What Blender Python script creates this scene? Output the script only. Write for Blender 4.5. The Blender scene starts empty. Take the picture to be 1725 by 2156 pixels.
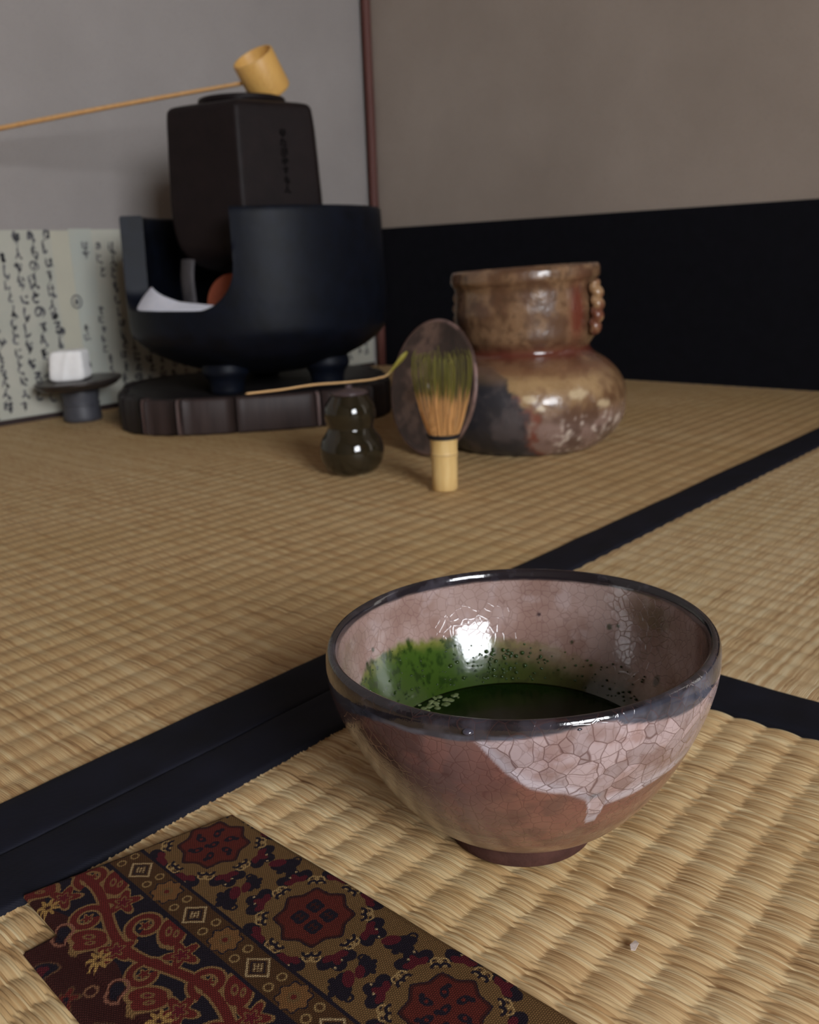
import bpy, math, random
import numpy as np
from mathutils import Matrix

S = bpy.context.scene
COL = S.collection
rng = np.random.default_rng(7)
random.seed(7)

# ------------------------------------------------------------------ camera
CAMZ = 0.19
RM = np.array([[0.66126, -0.74912, -0.03951], [-0.2238, -0.14673, -0.96353], [0.716, 0.64598, -0.26468]])
cam_d = bpy.data.cameras.new('camera')
cam = bpy.data.objects.new('camera', cam_d)
COL.objects.link(cam)
cam_d.sensor_fit = 'VERTICAL'
cam_d.sensor_height = 24.0
cam_d.lens = 1961.404 / 2156.0 * 24.0
cam_d.clip_start = 0.01
cam_d.dof.use_dof = True
cam_d.dof.focus_distance = 0.27
cam_d.dof.aperture_fstop = 14.5
r_, d_, z_ = RM
cam.matrix_world = Matrix(((r_[0], -d_[0], -z_[0], 0), (r_[1], -d_[1], -z_[1], 0), (r_[2], -d_[2], -z_[2], CAMZ), (0, 0, 0, 1)))
S.camera = cam

# ------------------------------------------------------------------ world, exposure
w = bpy.data.worlds.new('world')
S.world = w
w.use_nodes = True
w.node_tree.nodes['Background'].inputs[0].default_value = (0.55, 0.68, 0.9, 1)
w.node_tree.nodes['Background'].inputs[1].default_value = 0.3
S.view_settings.view_transform = 'Standard'
S.view_settings.look = 'None'
S.view_settings.gamma = 1.0
S.view_settings.use_curve_mapping = False
S.view_settings.exposure = -0.1
WINDOW_STRENGTH = 33.0        # daylight through the garden window behind the camera
SIDE_STRENGTH = 2.2          # dim narrow paper window on the right
S.cycles.max_bounces = 7
S.cycles.diffuse_bounces = 4
S.cycles.glossy_bounces = 2
S.cycles.transmission_bounces = 2
S.cycles.use_denoising = True
S.cycles.sample_clamp_indirect = 4.0


# ------------------------------------------------------------------ small helpers
def lin(r, g, b):
    f = lambda c: (c / 12.92 if c <= 0.04045 else ((c + 0.055) / 1.055) ** 2.4)
    return (f(r / 255), f(g / 255), f(b / 255), 1.0)


def nd(nt, t, props=None, **k):
    n = nt.nodes.new(t)
    for a, v in (props or {}).items():
        setattr(n, a, v)
    for a, v in k.items():
        s = n.inputs[int(a[1:])] if a[0] == 'i' and a[1:].isdigit() else n.inputs[a.replace('_', ' ')]
        if isinstance(v, bpy.types.NodeSocket):
            nt.links.new(v, s)
        else:
            s.default_value = v
    return n


def mth(nt, op, a, b=0.0, c=None, clamp=False):
    k = dict(i0=a, i1=b)
    if c is not None:
        k['i2'] = c
    return nd(nt, 'ShaderNodeMath', {'operation': op, 'use_clamp': clamp}, **k).outputs[0]


def vmul(nt, v, s):
    return nd(nt, 'ShaderNodeVectorMath', {'operation': 'MULTIPLY'}, i0=v, i1=s).outputs[0]


def noise(nt, vec, scale, detail=3.0, rough=0.5, dist=0.0):
    return nd(nt, 'ShaderNodeTexNoise', Vector=vec, Scale=scale, Detail=detail, Roughness=rough, Distortion=dist).outputs[0]


def mixc(nt, f, a, b, mode='MIX'):
    n = nd(nt, 'ShaderNodeMix', {'data_type': 'RGBA', 'blend_type': mode})
    for i, v in ((0, f), (6, a), (7, b)):
        if isinstance(v, bpy.types.NodeSocket):
            nt.links.new(v, n.inputs[i])
        else:
            n.inputs[i].default_value = v
    return n.outputs[2]


def ramp(nt, f, stops):
    n = nd(nt, 'ShaderNodeValToRGB', i0=f)
    e = n.color_ramp.elements
    while len(e) < len(stops):
        e.new(0.5)
    for el, (p, c) in zip(e, stops):
        el.position = p
        el.color = c if len(c) == 4 else (*c, 1)
    return n.outputs[0]


def sstep(nt, v, a, b):
    n = nd(nt, 'ShaderNodeMapRange', {'interpolation_type': 'SMOOTHSTEP'}, i0=v, i1=a, i2=b)
    return n.outputs[0]


def bump(nt, h, strength=0.3, dist=0.001):
    return nd(nt, 'ShaderNodeBump', Strength=strength, Distance=dist, Height=h).outputs[0]


def material(name, col=(0.5, 0.5, 0.5, 1), rough=0.5, spec=0.5, coat=0.0, metal=0.0):
    m = bpy.data.materials.new(name)
    m.use_nodes = True
    nt = m.node_tree
    b = nt.nodes['Principled BSDF']
    b.inputs['Base Color'].default_value = col
    b.inputs['Roughness'].default_value = rough
    b.inputs['Specular IOR Level'].default_value = spec
    b.inputs['Coat Weight'].default_value = coat
    b.inputs['Coat Roughness'].default_value = 0.06
    b.inputs['Metallic'].default_value = metal
    return m, nt, b


def setin(nt, b, name, v):
    if isinstance(v, bpy.types.NodeSocket):
        nt.links.new(v, b.inputs[name])
    else:
        b.inputs[name].default_value = v


def pos(nt):
    return nd(nt, 'ShaderNodeTexCoord').outputs['Object']


def attr(nt, name, out='Color'):
    return nd(nt, 'ShaderNodeAttribute', {'attribute_name': name}).outputs[out]


def simple(name, c1, c2, scale=40, rough=0.6, spec=0.4, bs=0.2, bd=0.001, coat=0.0, metal=0.0, detail=4, stretch=(1, 1, 1)):
    """two-tone noise material with a little relief"""
    m, nt, b = material(name, c1, rough, spec, coat, metal)
    p = vmul(nt, pos(nt), stretch)
    n = noise(nt, p, scale, detail, 0.6)
    setin(nt, b, 'Base Color', ramp(nt, n, [(0.3, c1), (0.7, c2)]))
    setin(nt, b, 'Normal', bump(nt, noise(nt, p, scale * 3, 3), bs, bd))
    return m


# numpy value noise (for shapes and painted glaze)
def vnoise(P, freq, seed=0):
    P = np.asarray(P, float) * freq + seed * 17.31
    i = np.floor(P).astype(np.int64)
    f = P - i
    f = f * f * (3 - 2 * f)

    def h(a):
        n = (a[..., 0] * 374761393 + a[..., 1] * 668265263 + a[..., 2] * 2147483647 + seed * 1013904223) & 0xFFFFFFFF
        n = ((n ^ (n >> 13)) * 1274126177) & 0xFFFFFFFF
        n = n ^ (n >> 16)
        return (n & 0xFFFF) / 65535.0
    o = 0
    for dx in (0, 1):
        for dy in (0, 1):
            for dz in (0, 1):
                wt = (f[..., 0] if dx else 1 - f[..., 0]) * (f[..., 1] if dy else 1 - f[..., 1]) * (f[..., 2] if dz else 1 - f[..., 2])
                o = o + wt * h(i + np.array([dx, dy, dz]))
    return o


def fbm(P, freq, seed=0, oct=4):
    o, a, t = 0, 1.0, 0
    for k in range(oct):
        o = o + a * vnoise(P, freq * 2 ** k, seed + k)
        t += a
        a *= 0.55
    return o / t


def smooth(x, a, b):
    t = np.clip((x - a) / (b - a), 0, 1)
    return t * t * (3 - 2 * t)


def spline(pts, n):
    """Catmull-Rom through pts, chord-length spaced, n samples"""
    P = np.asarray(pts, float)
    d = np.r_[0, np.cumsum(np.linalg.norm(np.diff(P, axis=0), axis=1) + 1e-9)]
    m = np.gradient(P, d, axis=0) if len(P) > 2 else np.repeat((P[1:] - P[:1]) / d[1], 2, 0)
    t = np.linspace(0, d[-1], n)
    k = np.clip(np.searchsorted(d, t, side='right') - 1, 0, len(P) - 2)
    h = (d[k + 1] - d[k])
    s = ((t - d[k]) / h)[:, None]
    h = h[:, None]
    return ((2 * s**3 - 3 * s**2 + 1) * P[k] + (s**3 - 2 * s**2 + s) * h * m[k] + (-2 * s**3 + 3 * s**2) * P[k + 1] + (s**3 - s**2) * h * m[k + 1])


# ------------------------------------------------------------------ objects
def link(o, parent=None):
    COL.objects.link(o)
    if parent is not None:
        o.parent = parent
    return o


def origin(o):
    p = np.zeros(3)
    while o is not None:
        p = p + np.array(o.location)
        o = o.parent
    return p


def mesh(name, V, faces, mat, parent=None, smooth_shade=True, col=None, fl=None, uv=None, loc=None):
    """V in world coordinates (n,3); faces = list of int arrays (m,k). One mesh object, origin at loc or at its parent."""
    V = np.asarray(V, float)
    base = origin(parent) if parent is not None else np.zeros(3)
    off = base if loc is None else np.asarray(loc, float)
    me = bpy.data.meshes.new(name)
    faces = [np.asarray(f, np.int64) for f in faces if len(f)]
    me.vertices.add(len(V))
    me.vertices.foreach_set('co', np.ascontiguousarray(V - off, np.float32).ravel())
    lp = np.concatenate([f.ravel() for f in faces])
    sz = np.concatenate([np.full(len(f), f.shape[1]) for f in faces])
    me.loops.add(len(lp))
    me.loops.foreach_set('vertex_index', lp.astype(np.int32))
    me.polygons.add(len(sz))
    me.polygons.foreach_set('loop_start', np.r_[0, np.cumsum(sz)[:-1]].astype(np.int32))
    me.polygons.foreach_set('use_smooth', np.full(len(sz), bool(smooth_shade)))
    if uv is not None:
        u = me.uv_layers.new(name='UVMap')
        u.data.foreach_set('uv', np.ascontiguousarray(np.asarray(uv, np.float32)[lp]).ravel())
    me.update(calc_edges=True)
    me.validate()
    if col is not None:
        c = np.ones((len(V), 4), np.float32)
        c[:, :3] = col
        a = me.color_attributes.new('col', 'FLOAT_COLOR', 'POINT')
        a.data.foreach_set('color', c.ravel())
    for k, v in (fl or {}).items():
        a = me.attributes.new(k, 'FLOAT', 'POINT')
        a.data.foreach_set('value', np.ascontiguousarray(v, np.float32))
    if mat is not None:
        me.materials.append(mat)
    o = bpy.data.objects.new(name, me)
    o.location = off - base
    return link(o, parent)


def thing(name, label, cat, loc, group=None):
    o = bpy.data.objects.new(name, None)
    o.empty_display_size = 0.02
    o.location = loc
    o['label'] = label
    o['category'] = cat
    if group:
        o['group'] = group
    return link(o)


def tag(o, label, cat, group=None):
    o['label'] = label
    o['category'] = cat
    if group:
        o['group'] = group
    return o


def struct(o):
    o['kind'] = 'structure'
    return o


def stuff(o):
    o['kind'] = 'stuff'
    return o


def gridf(nu, nv, closed=False):
    """quads of a grid whose vertex index is iu*nv+iv; u may wrap"""
    iu = np.arange(nu if closed else nu - 1)
    iv = np.arange(nv - 1)
    A, B = np.meshgrid(iu, iv, indexing='ij')
    A2 = (A + 1) % nu
    return np.stack([A * nv + B, A2 * nv + B, A2 * nv + B + 1, A * nv + B + 1], -1).reshape(-1, 4)


def box(a, b):
    a, b = np.minimum(a, b), np.maximum(a, b)
    V = np.array([[x, y, z] for x in (a[0], b[0]) for y in (a[1], b[1]) for z in (a[2], b[2])], float)
    F = np.array([[0, 1, 3, 2], [4, 6, 7, 5], [0, 4, 5, 1], [2, 3, 7, 6], [0, 2, 6, 4], [1, 5, 7, 3]])
    return V, F


def add_box(name, a, b, mat, parent=None, bevel=0.0, loc=None):
    V, F = box(a, b)
    o = mesh(name, V, [F], mat, parent, smooth_shade=False, loc=loc)
    if bevel > 0:
        m = o.modifiers.new('bevel', 'BEVEL')
        m.width = bevel
        m.segments = 2
    return o


def join(parts):
    Vs, Fs, n = [], [], 0
    for V, F in parts:
        Vs.append(V)
        for f in (F if isinstance(F, list) else [F]):
            Fs.append(np.asarray(f) + n)
        n += len(V)
    return np.concatenate(Vs), Fs


def frame(c):
    """horizontal unit vectors at c: towards the camera side (c -> origin) and to its right"""
    u = np.array([c[0], c[1], 0.0])
    u /= np.linalg.norm(u)
    return -u, np.array([u[1], -u[0], 0.0])


def lathe(prof, c, nseg=96, z0=0.0, rfun=None, zfun=None, close=True):
    """prof (r,z) revolved about the vertical axis through c; angle 0 faces the camera side, positive to the right"""
    f, l = frame(c)
    prof = np.asarray(prof, float)
    th = np.linspace(-math.pi, math.pi, nseg, endpoint=False)
    T, K = np.meshgrid(th, np.arange(len(prof)), indexing='ij')
    R = prof[K, 0]
    Z = prof[K, 1] + z0
    if rfun is not None:
        R = R * rfun(T, Z)
    if zfun is not None:
        Z = Z + zfun(T, Z, R)
    V = np.array([c[0], c[1], 0.0]) + R[..., None] * (np.cos(T)[..., None] * f + np.sin(T)[..., None] * l)
    V[..., 2] = Z
    F = [gridf(nseg, len(prof), True)]
    if close:
        n = len(prof)
        F.append(np.arange(nseg)[None, :] * n)
        F.append(np.arange(nseg)[None, ::-1] * n + n - 1)
    return V.reshape(-1, 3), F, T.ravel(), Z.ravel(), R.ravel(), K.ravel()


def tube(path, rad, nseg=12, flat=None):
    """swept round (or flattened) bar along path; rad per point; flat = (width factor, thickness factor, up vector)"""
    P = np.asarray(path, float)
    rad = np.broadcast_to(np.asarray(rad, float), (len(P),))
    T = np.gradient(P, axis=0)
    T /= np.linalg.norm(T, axis=1)[:, None]
    up = np.array([0, 0, 1.0]) if flat is None else np.asarray(flat[2], float)
    side = np.cross(T, up)
    side /= np.linalg.norm(side, axis=1)[:, None] + 1e-12
    nrm = np.cross(side, T)
    a = np.linspace(0, 2 * math.pi, nseg, endpoint=False)
    wx, wy = (1, 1) if flat is None else flat[:2]
    V = P[:, None] + rad[:, None, None] * (np.cos(a)[None, :, None] * wx * side[:, None] + np.sin(a)[None, :, None] * wy * nrm[:, None])
    V = V.transpose(1, 0, 2).reshape(-1, 3)
    n = len(P)
    F = [gridf(nseg, n, True), np.arange(nseg)[None, ::-1] * n, np.arange(nseg)[None, :] * n + n - 1]
    return V, F


# ================================================================== materials
def plaster(name, c1, c2):
    m, nt, b = material(name, c1, 0.95, 0.1)
    p = pos(nt)
    n = noise(nt, p, 3.5, 5, 0.6)
    g = noise(nt, p, 420, 2)
    c = ramp(nt, n, [(0.3, c1), (0.7, c2)])
    setin(nt, b, 'Base Color', mixc(nt, mth(nt, 'MULTIPLY', sstep(nt, g, 0.55, 0.8), 0.25), c, (0.12, 0.10, 0.085, 1)))
    setin(nt, b, 'Normal', bump(nt, noise(nt, p, 260, 4, 0.7), 0.25, 0.0015))
    return m


M_PLASTER_L = plaster('grey sand plaster', lin(148, 142, 139), lin(163, 157, 154))
M_PLASTER_R = plaster('brown sand plaster', lin(146, 133, 122), lin(162, 149, 138))
M_DARKWALL = plaster('dark earthen plaster', lin(88, 78, 68), lin(98, 88, 78))
M_CEIL = simple('ceiling boards', lin(84, 66, 50), lin(98, 78, 60), 12, 0.7, bs=0.1)
M_NAVY = simple('navy wainscot paper', lin(13, 13, 18), lin(17, 17, 23), 60, 0.85, 0.12, 0.15, 0.0005)
M_POST = simple('reddish corner wood', lin(104, 62, 54), lin(86, 50, 44), 30, 0.6, bs=0.2, stretch=(1, 1, 0.1))
M_KERB = simple('dark base wood', lin(42, 32, 32), lin(54, 40, 38), 40, 0.6, stretch=(0.2, 1, 1))
M_PAPER = simple('aged letter paper', lin(188, 185, 172), lin(176, 176, 164), 25, 0.9, 0.15, 0.1, 0.0003)
M_PAPER_Y = simple('yellowed letter paper', lin(190, 186, 168), lin(184, 180, 164), 25, 0.9, 0.15, 0.1, 0.0003)
M_PAPER_B = simple('greenish letter paper', lin(176, 180, 172), lin(180, 180, 168), 25, 0.9, 0.15, 0.1, 0.0003)
M_INK = simple('brush ink', lin(54, 54, 58), lin(116, 116, 120), 160, 0.9, 0.1, 0.05, 0.0002)
M_WOODFRAME = simple('window wood', lin(96, 68, 48), lin(80, 56, 40), 20, 0.6)


def emitter(name, c, s):
    m = bpy.data.materials.new(name)
    m.use_nodes = True
    nt = m.node_tree
    nt.nodes.remove(nt.nodes['Principled BSDF'])
    e = nd(nt, 'ShaderNodeEmission', Color=c, Strength=s)
    nt.links.new(e.outputs[0], nt.nodes['Material Output'].inputs[0])
    return m


M_PANE = emitter('daylit window paper', (0.92, 0.95, 1.0, 1), WINDOW_STRENGTH)
M_PANE2 = emitter('dim side window paper', (1.0, 0.93, 0.86, 1), SIDE_STRENGTH)


def tatami(name, pitch, has_strands, tint=(1, 1, 1)):
    m, nt, b = material(name, lin(190, 160, 112), 0.62, 0.35)
    uv = nd(nt, 'ShaderNodeTexCoord').outputs['UV']
    sx = nd(nt, 'ShaderNodeSeparateXYZ', i0=uv)
    q = mth(nt, 'DIVIDE', sx.outputs[0], pitch)
    sid = mth(nt, 'FLOOR', q)
    wn = nd(nt, 'ShaderNodeTexWhiteNoise', {'noise_dimensions': '1D'}, W=sid).outputs[0]
    # slow drift of tone across bundles of rushes, and streaks along each rush
    v1 = nd(nt, 'ShaderNodeCombineXYZ', i0=mth(nt, 'MULTIPLY', sid, 0.83), i1=mth(nt, 'MULTIPLY', sx.outputs[1], 22)).outputs[0]
    st = noise(nt, v1, 1.0, 3, 0.6)
    v2 = vmul(nt, uv, (120, 40, 1))
    bl = noise(nt, v2, 1.0, 3, 0.6)
    f = mth(nt, 'ADD', mth(nt, 'MULTIPLY', wn, 0.26), mth(nt, 'ADD', mth(nt, 'MULTIPLY', st, 0.56), mth(nt, 'MULTIPLY', bl, 0.34)))
    c = ramp(nt, f, [(0.28, lin(112, 78, 48)), (0.44, lin(176, 142, 100)), (0.60, lin(200, 172, 130)), (0.80, lin(216, 198, 160))])
    # odd dark rushes and brown stains
    v3 = nd(nt, 'ShaderNodeCombineXYZ', i0=mth(nt, 'MULTIPLY', sid, 3.7), i1=mth(nt, 'MULTIPLY', sx.outputs[1], 60)).outputs[0]
    dk = sstep(nt, noise(nt, v3, 1.0, 2, 0.5), 0.64, 0.74)
    c = mixc(nt, mth(nt, 'MULTIPLY', dk, 0.55), c, lin(120, 84, 46))
    big = noise(nt, vmul(nt, uv, (5, 5, 1)), 1.0, 3, 0.5)
    c = mixc(nt, mth(nt, 'MULTIPLY', sstep(nt, big, 0.4, 0.75), 0.35), c, lin(176, 148, 96))
    setin(nt, b, 'Base Color', vmul(nt, c, tint))
    fr = mth(nt, 'FRACT', q)
    prof = mth(nt, 'SINE', mth(nt, 'MULTIPLY', fr, math.pi))
    if has_strands:
        h = mth(nt, 'ADD', mth(nt, 'MULTIPLY', st, 0.6), mth(nt, 'MULTIPLY', prof, 0.3))
        setin(nt, b, 'Normal', bump(nt, h, 0.3, 0.0002))
    else:
        h = mth(nt, 'ADD', mth(nt, 'MULTIPLY', wn, 0.35), mth(nt, 'SQRT', prof))
        setin(nt, b, 'Normal', bump(nt, h, 0.5, 0.0004))
    return m


M_TAT_FINE = tatami('woven rush, single rushes', 0.0008, True, (0.97, 0.93, 0.86))
M_TAT = tatami('woven rush', 0.0009, False)
M_TAT_AGED = tatami('sun-browned woven rush', 0.0009, False, (0.95, 0.88, 0.77))


def heri_mat():
    m, nt, b = material('navy border cloth', lin(20, 21, 31), 0.75, 0.2)
    p = pos(nt)
    n = noise(nt, p, 35, 4)
    setin(nt, b, 'Base Color', ramp(nt, n, [(0.3, lin(12, 12, 19)), (0.7, lin(20, 21, 33))]))
    wv = nd(nt, 'ShaderNodeTexWave', {'bands_direction': 'DIAGONAL'}, Vector=p, Scale=500.0, Distortion=0.5).outputs[1]
    setin(nt, b, 'Normal', bump(nt, mth(nt, 'ADD', wv, mth(nt, 'MULTIPLY', n, 2)), 0.2, 0.0004))
    return m


M_HERI = heri_mat()


def bamboo(name, c1, c2, rough=0.45):
    m, nt, b = material(name, c1, rough, 0.4)
    p = vmul(nt, pos(nt), (60, 60, 6))
    n = noise(nt, p, 6, 4, 0.6)
    setin(nt, b, 'Base Color', ramp(nt, n, [(0.3, c1), (0.7, c2)]))
    setin(nt, b, 'Normal', bump(nt, noise(nt, p, 25, 2), 0.15, 0.0005))
    return m


M_BAMBOO = bamboo('pale bamboo', lin(206, 170, 108), lin(222, 190, 130))
M_BAMBOO_L = bamboo('warm ladle bamboo', lin(206, 156, 84), lin(218, 172, 98))
M_BAMBOO_H = bamboo('handle bamboo', lin(206, 160, 104), lin(190, 140, 84))
M_THREAD = simple('black thread', lin(24, 20, 20), lin(34, 28, 28), 400, 0.8)
M_IRON = simple('brown black cast iron', lin(24, 18, 18), lin(31, 23, 23), 60, 0.55, 0.16, 0.35, 0.0012)
M_FURO = simple('blue black brazier clay', lin(8, 11, 18), lin(14, 19, 31), 45, 0.5, 0.17, 0.25, 0.001)
M_TRIVET = simple('grey iron trivet', lin(66, 62, 64), lin(54, 51, 53), 80, 0.6)
M_TERRA = simple('terracotta', lin(150, 80, 56), lin(134, 70, 50), 60, 0.85, 0.2)
M_ASH = simple('pale ash', lin(240, 240, 248), lin(230, 231, 242), 120, 0.95, 0.1, 0.2, 0.001)
M_CLOTHW = simple('white linen', lin(250, 248, 246), lin(244, 242, 240), 200, 0.9, 0.2, 0.2, 0.0005)
M_BRONZE = simple('dark bronze', lin(54, 48, 46), lin(70, 62, 58), 60, 0.35, 0.5, 0.1, 0.0005, metal=0.4)
M_REST = simple('grey lid rest', lin(74, 74, 80), lin(58, 58, 64), 40, 0.5, 0.5)
M_GOURD = simple('dark olive glaze', lin(32, 28, 19), lin(44, 37, 24), 70, 0.08, 0.45, 0.03, 0.0003, coat=0.35)
M_GLID = simple('purple brown lid', lin(66, 54, 56), lin(78, 64, 64), 90, 0.35, 0.4, 0.1)
M_FOAM = simple('pale green froth', lin(136, 148, 106), lin(92, 108, 62), 400, 0.25, 0.5)
M_LINT = simple('pale lint', lin(196, 180, 168), lin(184, 168, 158), 300, 0.9)


def wood_slab(name, c1, c2):
    m, nt, b = material(name, c1, 0.55, 0.35)
    p = vmul(nt, pos(nt), (1, 1, 0.12))
    n = noise(nt, p, 90, 4, 0.6)
    setin(nt, b, 'Base Color', ramp(nt, n, [(0.35, c1), (0.65, c2)]))
    setin(nt, b, 'Normal', bump(nt, noise(nt, p, 220, 3), 0.3, 0.001))
    return m


M_STAVE = wood_slab('weathered dark stave', lin(46, 35, 33), lin(58, 45, 42))
M_STAVE_L = wood_slab('pale stave edge', lin(104, 84, 80), lin(88, 72, 68))
M_STAVE_D = wood_slab('charred stave', lin(30, 24, 25), lin(38, 31, 32))
M_BOARDTOP = wood_slab('charred board top', lin(22, 18, 19), lin(28, 23, 23))


def painted(name, rough=0.4, spec=0.5, coat=0.0, bs=0.2, bscale=150, bd=0.001):
    """base colour from the painted glaze on the mesh"""
    m, nt, b = material(name, (0.5, 0.5, 0.5, 1), rough, spec, coat)
    setin(nt, b, 'Base Color', attr(nt, 'col'))
    if bs:
        setin(nt, b, 'Normal', bump(nt, noise(nt, pos(nt), bscale, 4, 0.6), bs, bd))
    return m, nt, b


# ================================================================== room shell
XR, YL = 1.253, 1.19            # right wall plane, left wall plane
X0, Y0, ZC = -1.447, -1.51, 2.1


def slab(name, a, b, mat):
    return struct(add_box(name, a, b, mat))


wall_left = slab('wall_left', (X0 - 0.06, YL, -0.05), (XR + 0.06, YL + 0.06, ZC), M_PLASTER_L)
wall_right = struct(mesh('wall_right', *join([box((XR, Y0, -0.05), (XR + 0.06, -0.80, ZC)), box((XR, -0.52, -0.05), (XR + 0.06, YL, ZC)),
                                              box((XR, -0.80, 1.35), (XR + 0.06, -0.52, ZC)), box((XR, -0.80, -0.05), (XR + 0.06, -0.52, 0.06))]),
                         M_PLASTER_R, smooth_shade=False))
WX0, WX1, WZ0, WZ1 = -0.86, 0.0, 0.42, 1.27
wall_front = struct(mesh('wall_front', *join([box((X0 - 0.06, Y0 - 0.06, -0.05), (WX0, Y0, ZC)), box((WX1, Y0 - 0.06, -0.05), (XR + 0.06, Y0, ZC)),
                                              box((WX0, Y0 - 0.06, -0.05), (WX1, Y0, WZ0)), box((WX0, Y0 - 0.06, WZ1), (WX1, Y0, ZC))]),
                         M_DARKWALL, smooth_shade=False))
wall_rear = slab('wall_rear', (X0 - 0.06, Y0, -0.05), (X0, YL, ZC), M_DARKWALL)
ceiling = slab('ceiling', (X0 - 0.06, Y0 - 0.06, ZC), (XR + 0.06, YL + 0.06, ZC + 0.05), M_CEIL)


def window(name, a, b, axis, pane_mat, nv, nh):
    """paper window filling the opening a-b; axis = wall normal"""
    root = struct(add_box(name, (a[0], a[1], a[2]), (b[0], b[1], a[2] + 0.03), M_WOODFRAME))
    fr = [box((a[0], a[1], b[2] - 0.03), b)]
    k = 0 if axis == 'y' else 1
    lo, hi = a[k], b[k]
    for s in (lo, hi - 0.03):
        p, q = list(a), list(b)
        p[k], q[k] = s, s + 0.03
        fr.append(box(p, q))
    mesh('window_frame', *join(fr), M_WOODFRAME, root, smooth_shade=False)
    t = 1 - k
    mid = (a[t] + b[t]) / 2
    p, q = list(a), list(b)
    p[t], q[t] = mid - 0.004, mid - 0.002
    p[k] += 0.03
    q[k] -= 0.03
    p[2] += 0.03
    q[2] -= 0.03
    add_box('pane', p, q, pane_mat, root)
    for i in range(1, nv):
        c = lo + (hi - lo) * i / nv
        p, q = list(a), list(b)
        p[k], q[k] = c - 0.006, c + 0.006
        p[t], q[t] = mid - 0.002, mid + 0.01
        p[2] += 0.03
        q[2] -= 0.03
        add_box('muntin', p, q, M_WOODFRAME, root)
    for i in range(1, nh):
        c = a[2] + (b[2] - a[2]) * i / nh
        p, q = list(a), list(b)
        p[k] += 0.03
        q[k] -= 0.03
        p[t], q[t] = mid - 0.002, mid + 0.009
        p[2], q[2] = c - 0.006, c + 0.006
        add_box('muntin', p, q, M_WOODFRAME, root)


window('window_1', (WX0, Y0 - 0.04, WZ0), (WX1, Y0 - 0.01, WZ1), 'y', M_PANE, 2, 2)
window('window_2', (XR + 0.01, -0.80, 0.06), (XR + 0.04, -0.52, 1.35), 'x', M_PANE2, 1, 4)

# corner post and base strips
V, F = tube(np.c_[np.full(30, XR - 0.0075), np.full(30, YL - 0.014), np.linspace(0, ZC, 30)] + np.c_[0.0008 * np.sin(np.arange(30)), 0.0006 * np.cos(np.arange(30) * 1.7), np.zeros(30)],
            0.0078, 10, (1, 1, (0, 1, 0)))
trim_1 = struct(mesh('trim_1', V, F, M_POST))
baseboard_left = slab('baseboard_left', (X0, YL - 0.004, -0.002), (XR - 0.016, YL, 0.006), M_KERB)
add_box('wainscot_paper', (XR - 0.0012, -0.52, 0.0), (XR, YL - 0.001, 0.2388), M_NAVY, wall_right)

# letter papers on the left wall
papers = [(0.20, 0.470, M_PAPER), (0.468, 0.6405, M_PAPER), (0.6385, 0.668, M_PAPER_Y), (0.6665, 0.700, M_PAPER_B), (0.6985, 0.90, M_PAPER), (0.898, 1.09, M_PAPER_B), (1.088, XR - 0.014, M_PAPER)]
sheets = []
for i, (xa, xb, mt) in enumerate(papers):
    sheets.append((xa, xb, add_box('letter_paper', (xa, YL - 0.0008 - 0.0003 * (i % 2), 0.006), (xb, YL, 0.2425 - 0.001 * (i % 3)), mt, wall_left)))

# brushed writing: cursive characters, each a few brush strokes joined down the column
GL = {
    'no': [[(.62, .78), (.45, .30), (.25, .25), (.12, .5), (.35, .82), (.75, .78), (.9, .45), (.6, .12)]],
    'shi': [[(.35, .95), (.32, .4), (.4, .12), (.7, .15), (.9, .4)]],
    'to': [[(.35, .95), (.42, .6)], [(.85, .75), (.35, .5), (.25, .2), (.55, .1), (.9, .18)]],
    'ni': [[(.15, .9), (.12, .4), (.2, .12)], [(.45, .75), (.85, .78)], [(.45, .35), (.55, .2), (.9, .2)]],
    'ha': [[(.12, .9), (.1, .4), (.18, .1)], [(.4, .68), (.92, .7)], [(.7, .95), (.68, .3), (.5, .1), (.4, .25), (.6, .3), (.92, .12)]],
    'su': [[(.1, .75), (.92, .78)], [(.55, .98), (.55, .4), (.4, .35), (.42, .52), (.58, .45), (.45, .05)]],
    'mo': [[(.5, .98), (.42, .3), (.55, .08), (.8, .15), (.85, .4)], [(.2, .7), (.75, .7)], [(.18, .45), (.72, .45)]],
    'wo': [[(.15, .8), (.8, .82)], [(.45, .98), (.2, .45), (.5, .55), (.55, .3)], [(.9, .55), (.35, .35), (.35, .1), (.85, .08)]],
    'ta': [[(.1, .75), (.65, .78)], [(.38, .97), (.12, .1)], [(.55, .5), (.88, .5)], [(.5, .25), (.6, .12), (.92, .14)]],
    'ru': [[(.2, .88), (.75, .88), (.25, .45), (.7, .5), (.8, .2), (.5, .05), (.35, .2), (.55, .25)]],
    'hito': [[(.5, .95), (.4, .5), (.1, .08)], [(.45, .55), (.7, .2), (.95, .08)]],
    'naka': [[(.2, .75), (.2, .4), (.8, .42), (.82, .75), (.2, .75)], [(.5, .98), (.5, .02)]],
    'hi': [[(.25, .9), (.25, .08), (.75, .1), (.75, .9), (.25, .9)], [(.27, .5), (.73, .5)]],
    'moushi': [[(.2, .85), (.22, .3), (.8, .32), (.8, .85), (.2, .85)], [(.2, .58), (.8, .58)], [(.5, 1.0), (.5, 0.0)]],
    'sourou': [[(.3, .95), (.15, .6), (.55, .7), (.3, .4), (.7, .45), (.35, .05)], [(.7, .85), (.85, .7)]],
}
KEYS = [k for k in GL if k not in ('hi', 'naka', 'moushi')]


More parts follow.
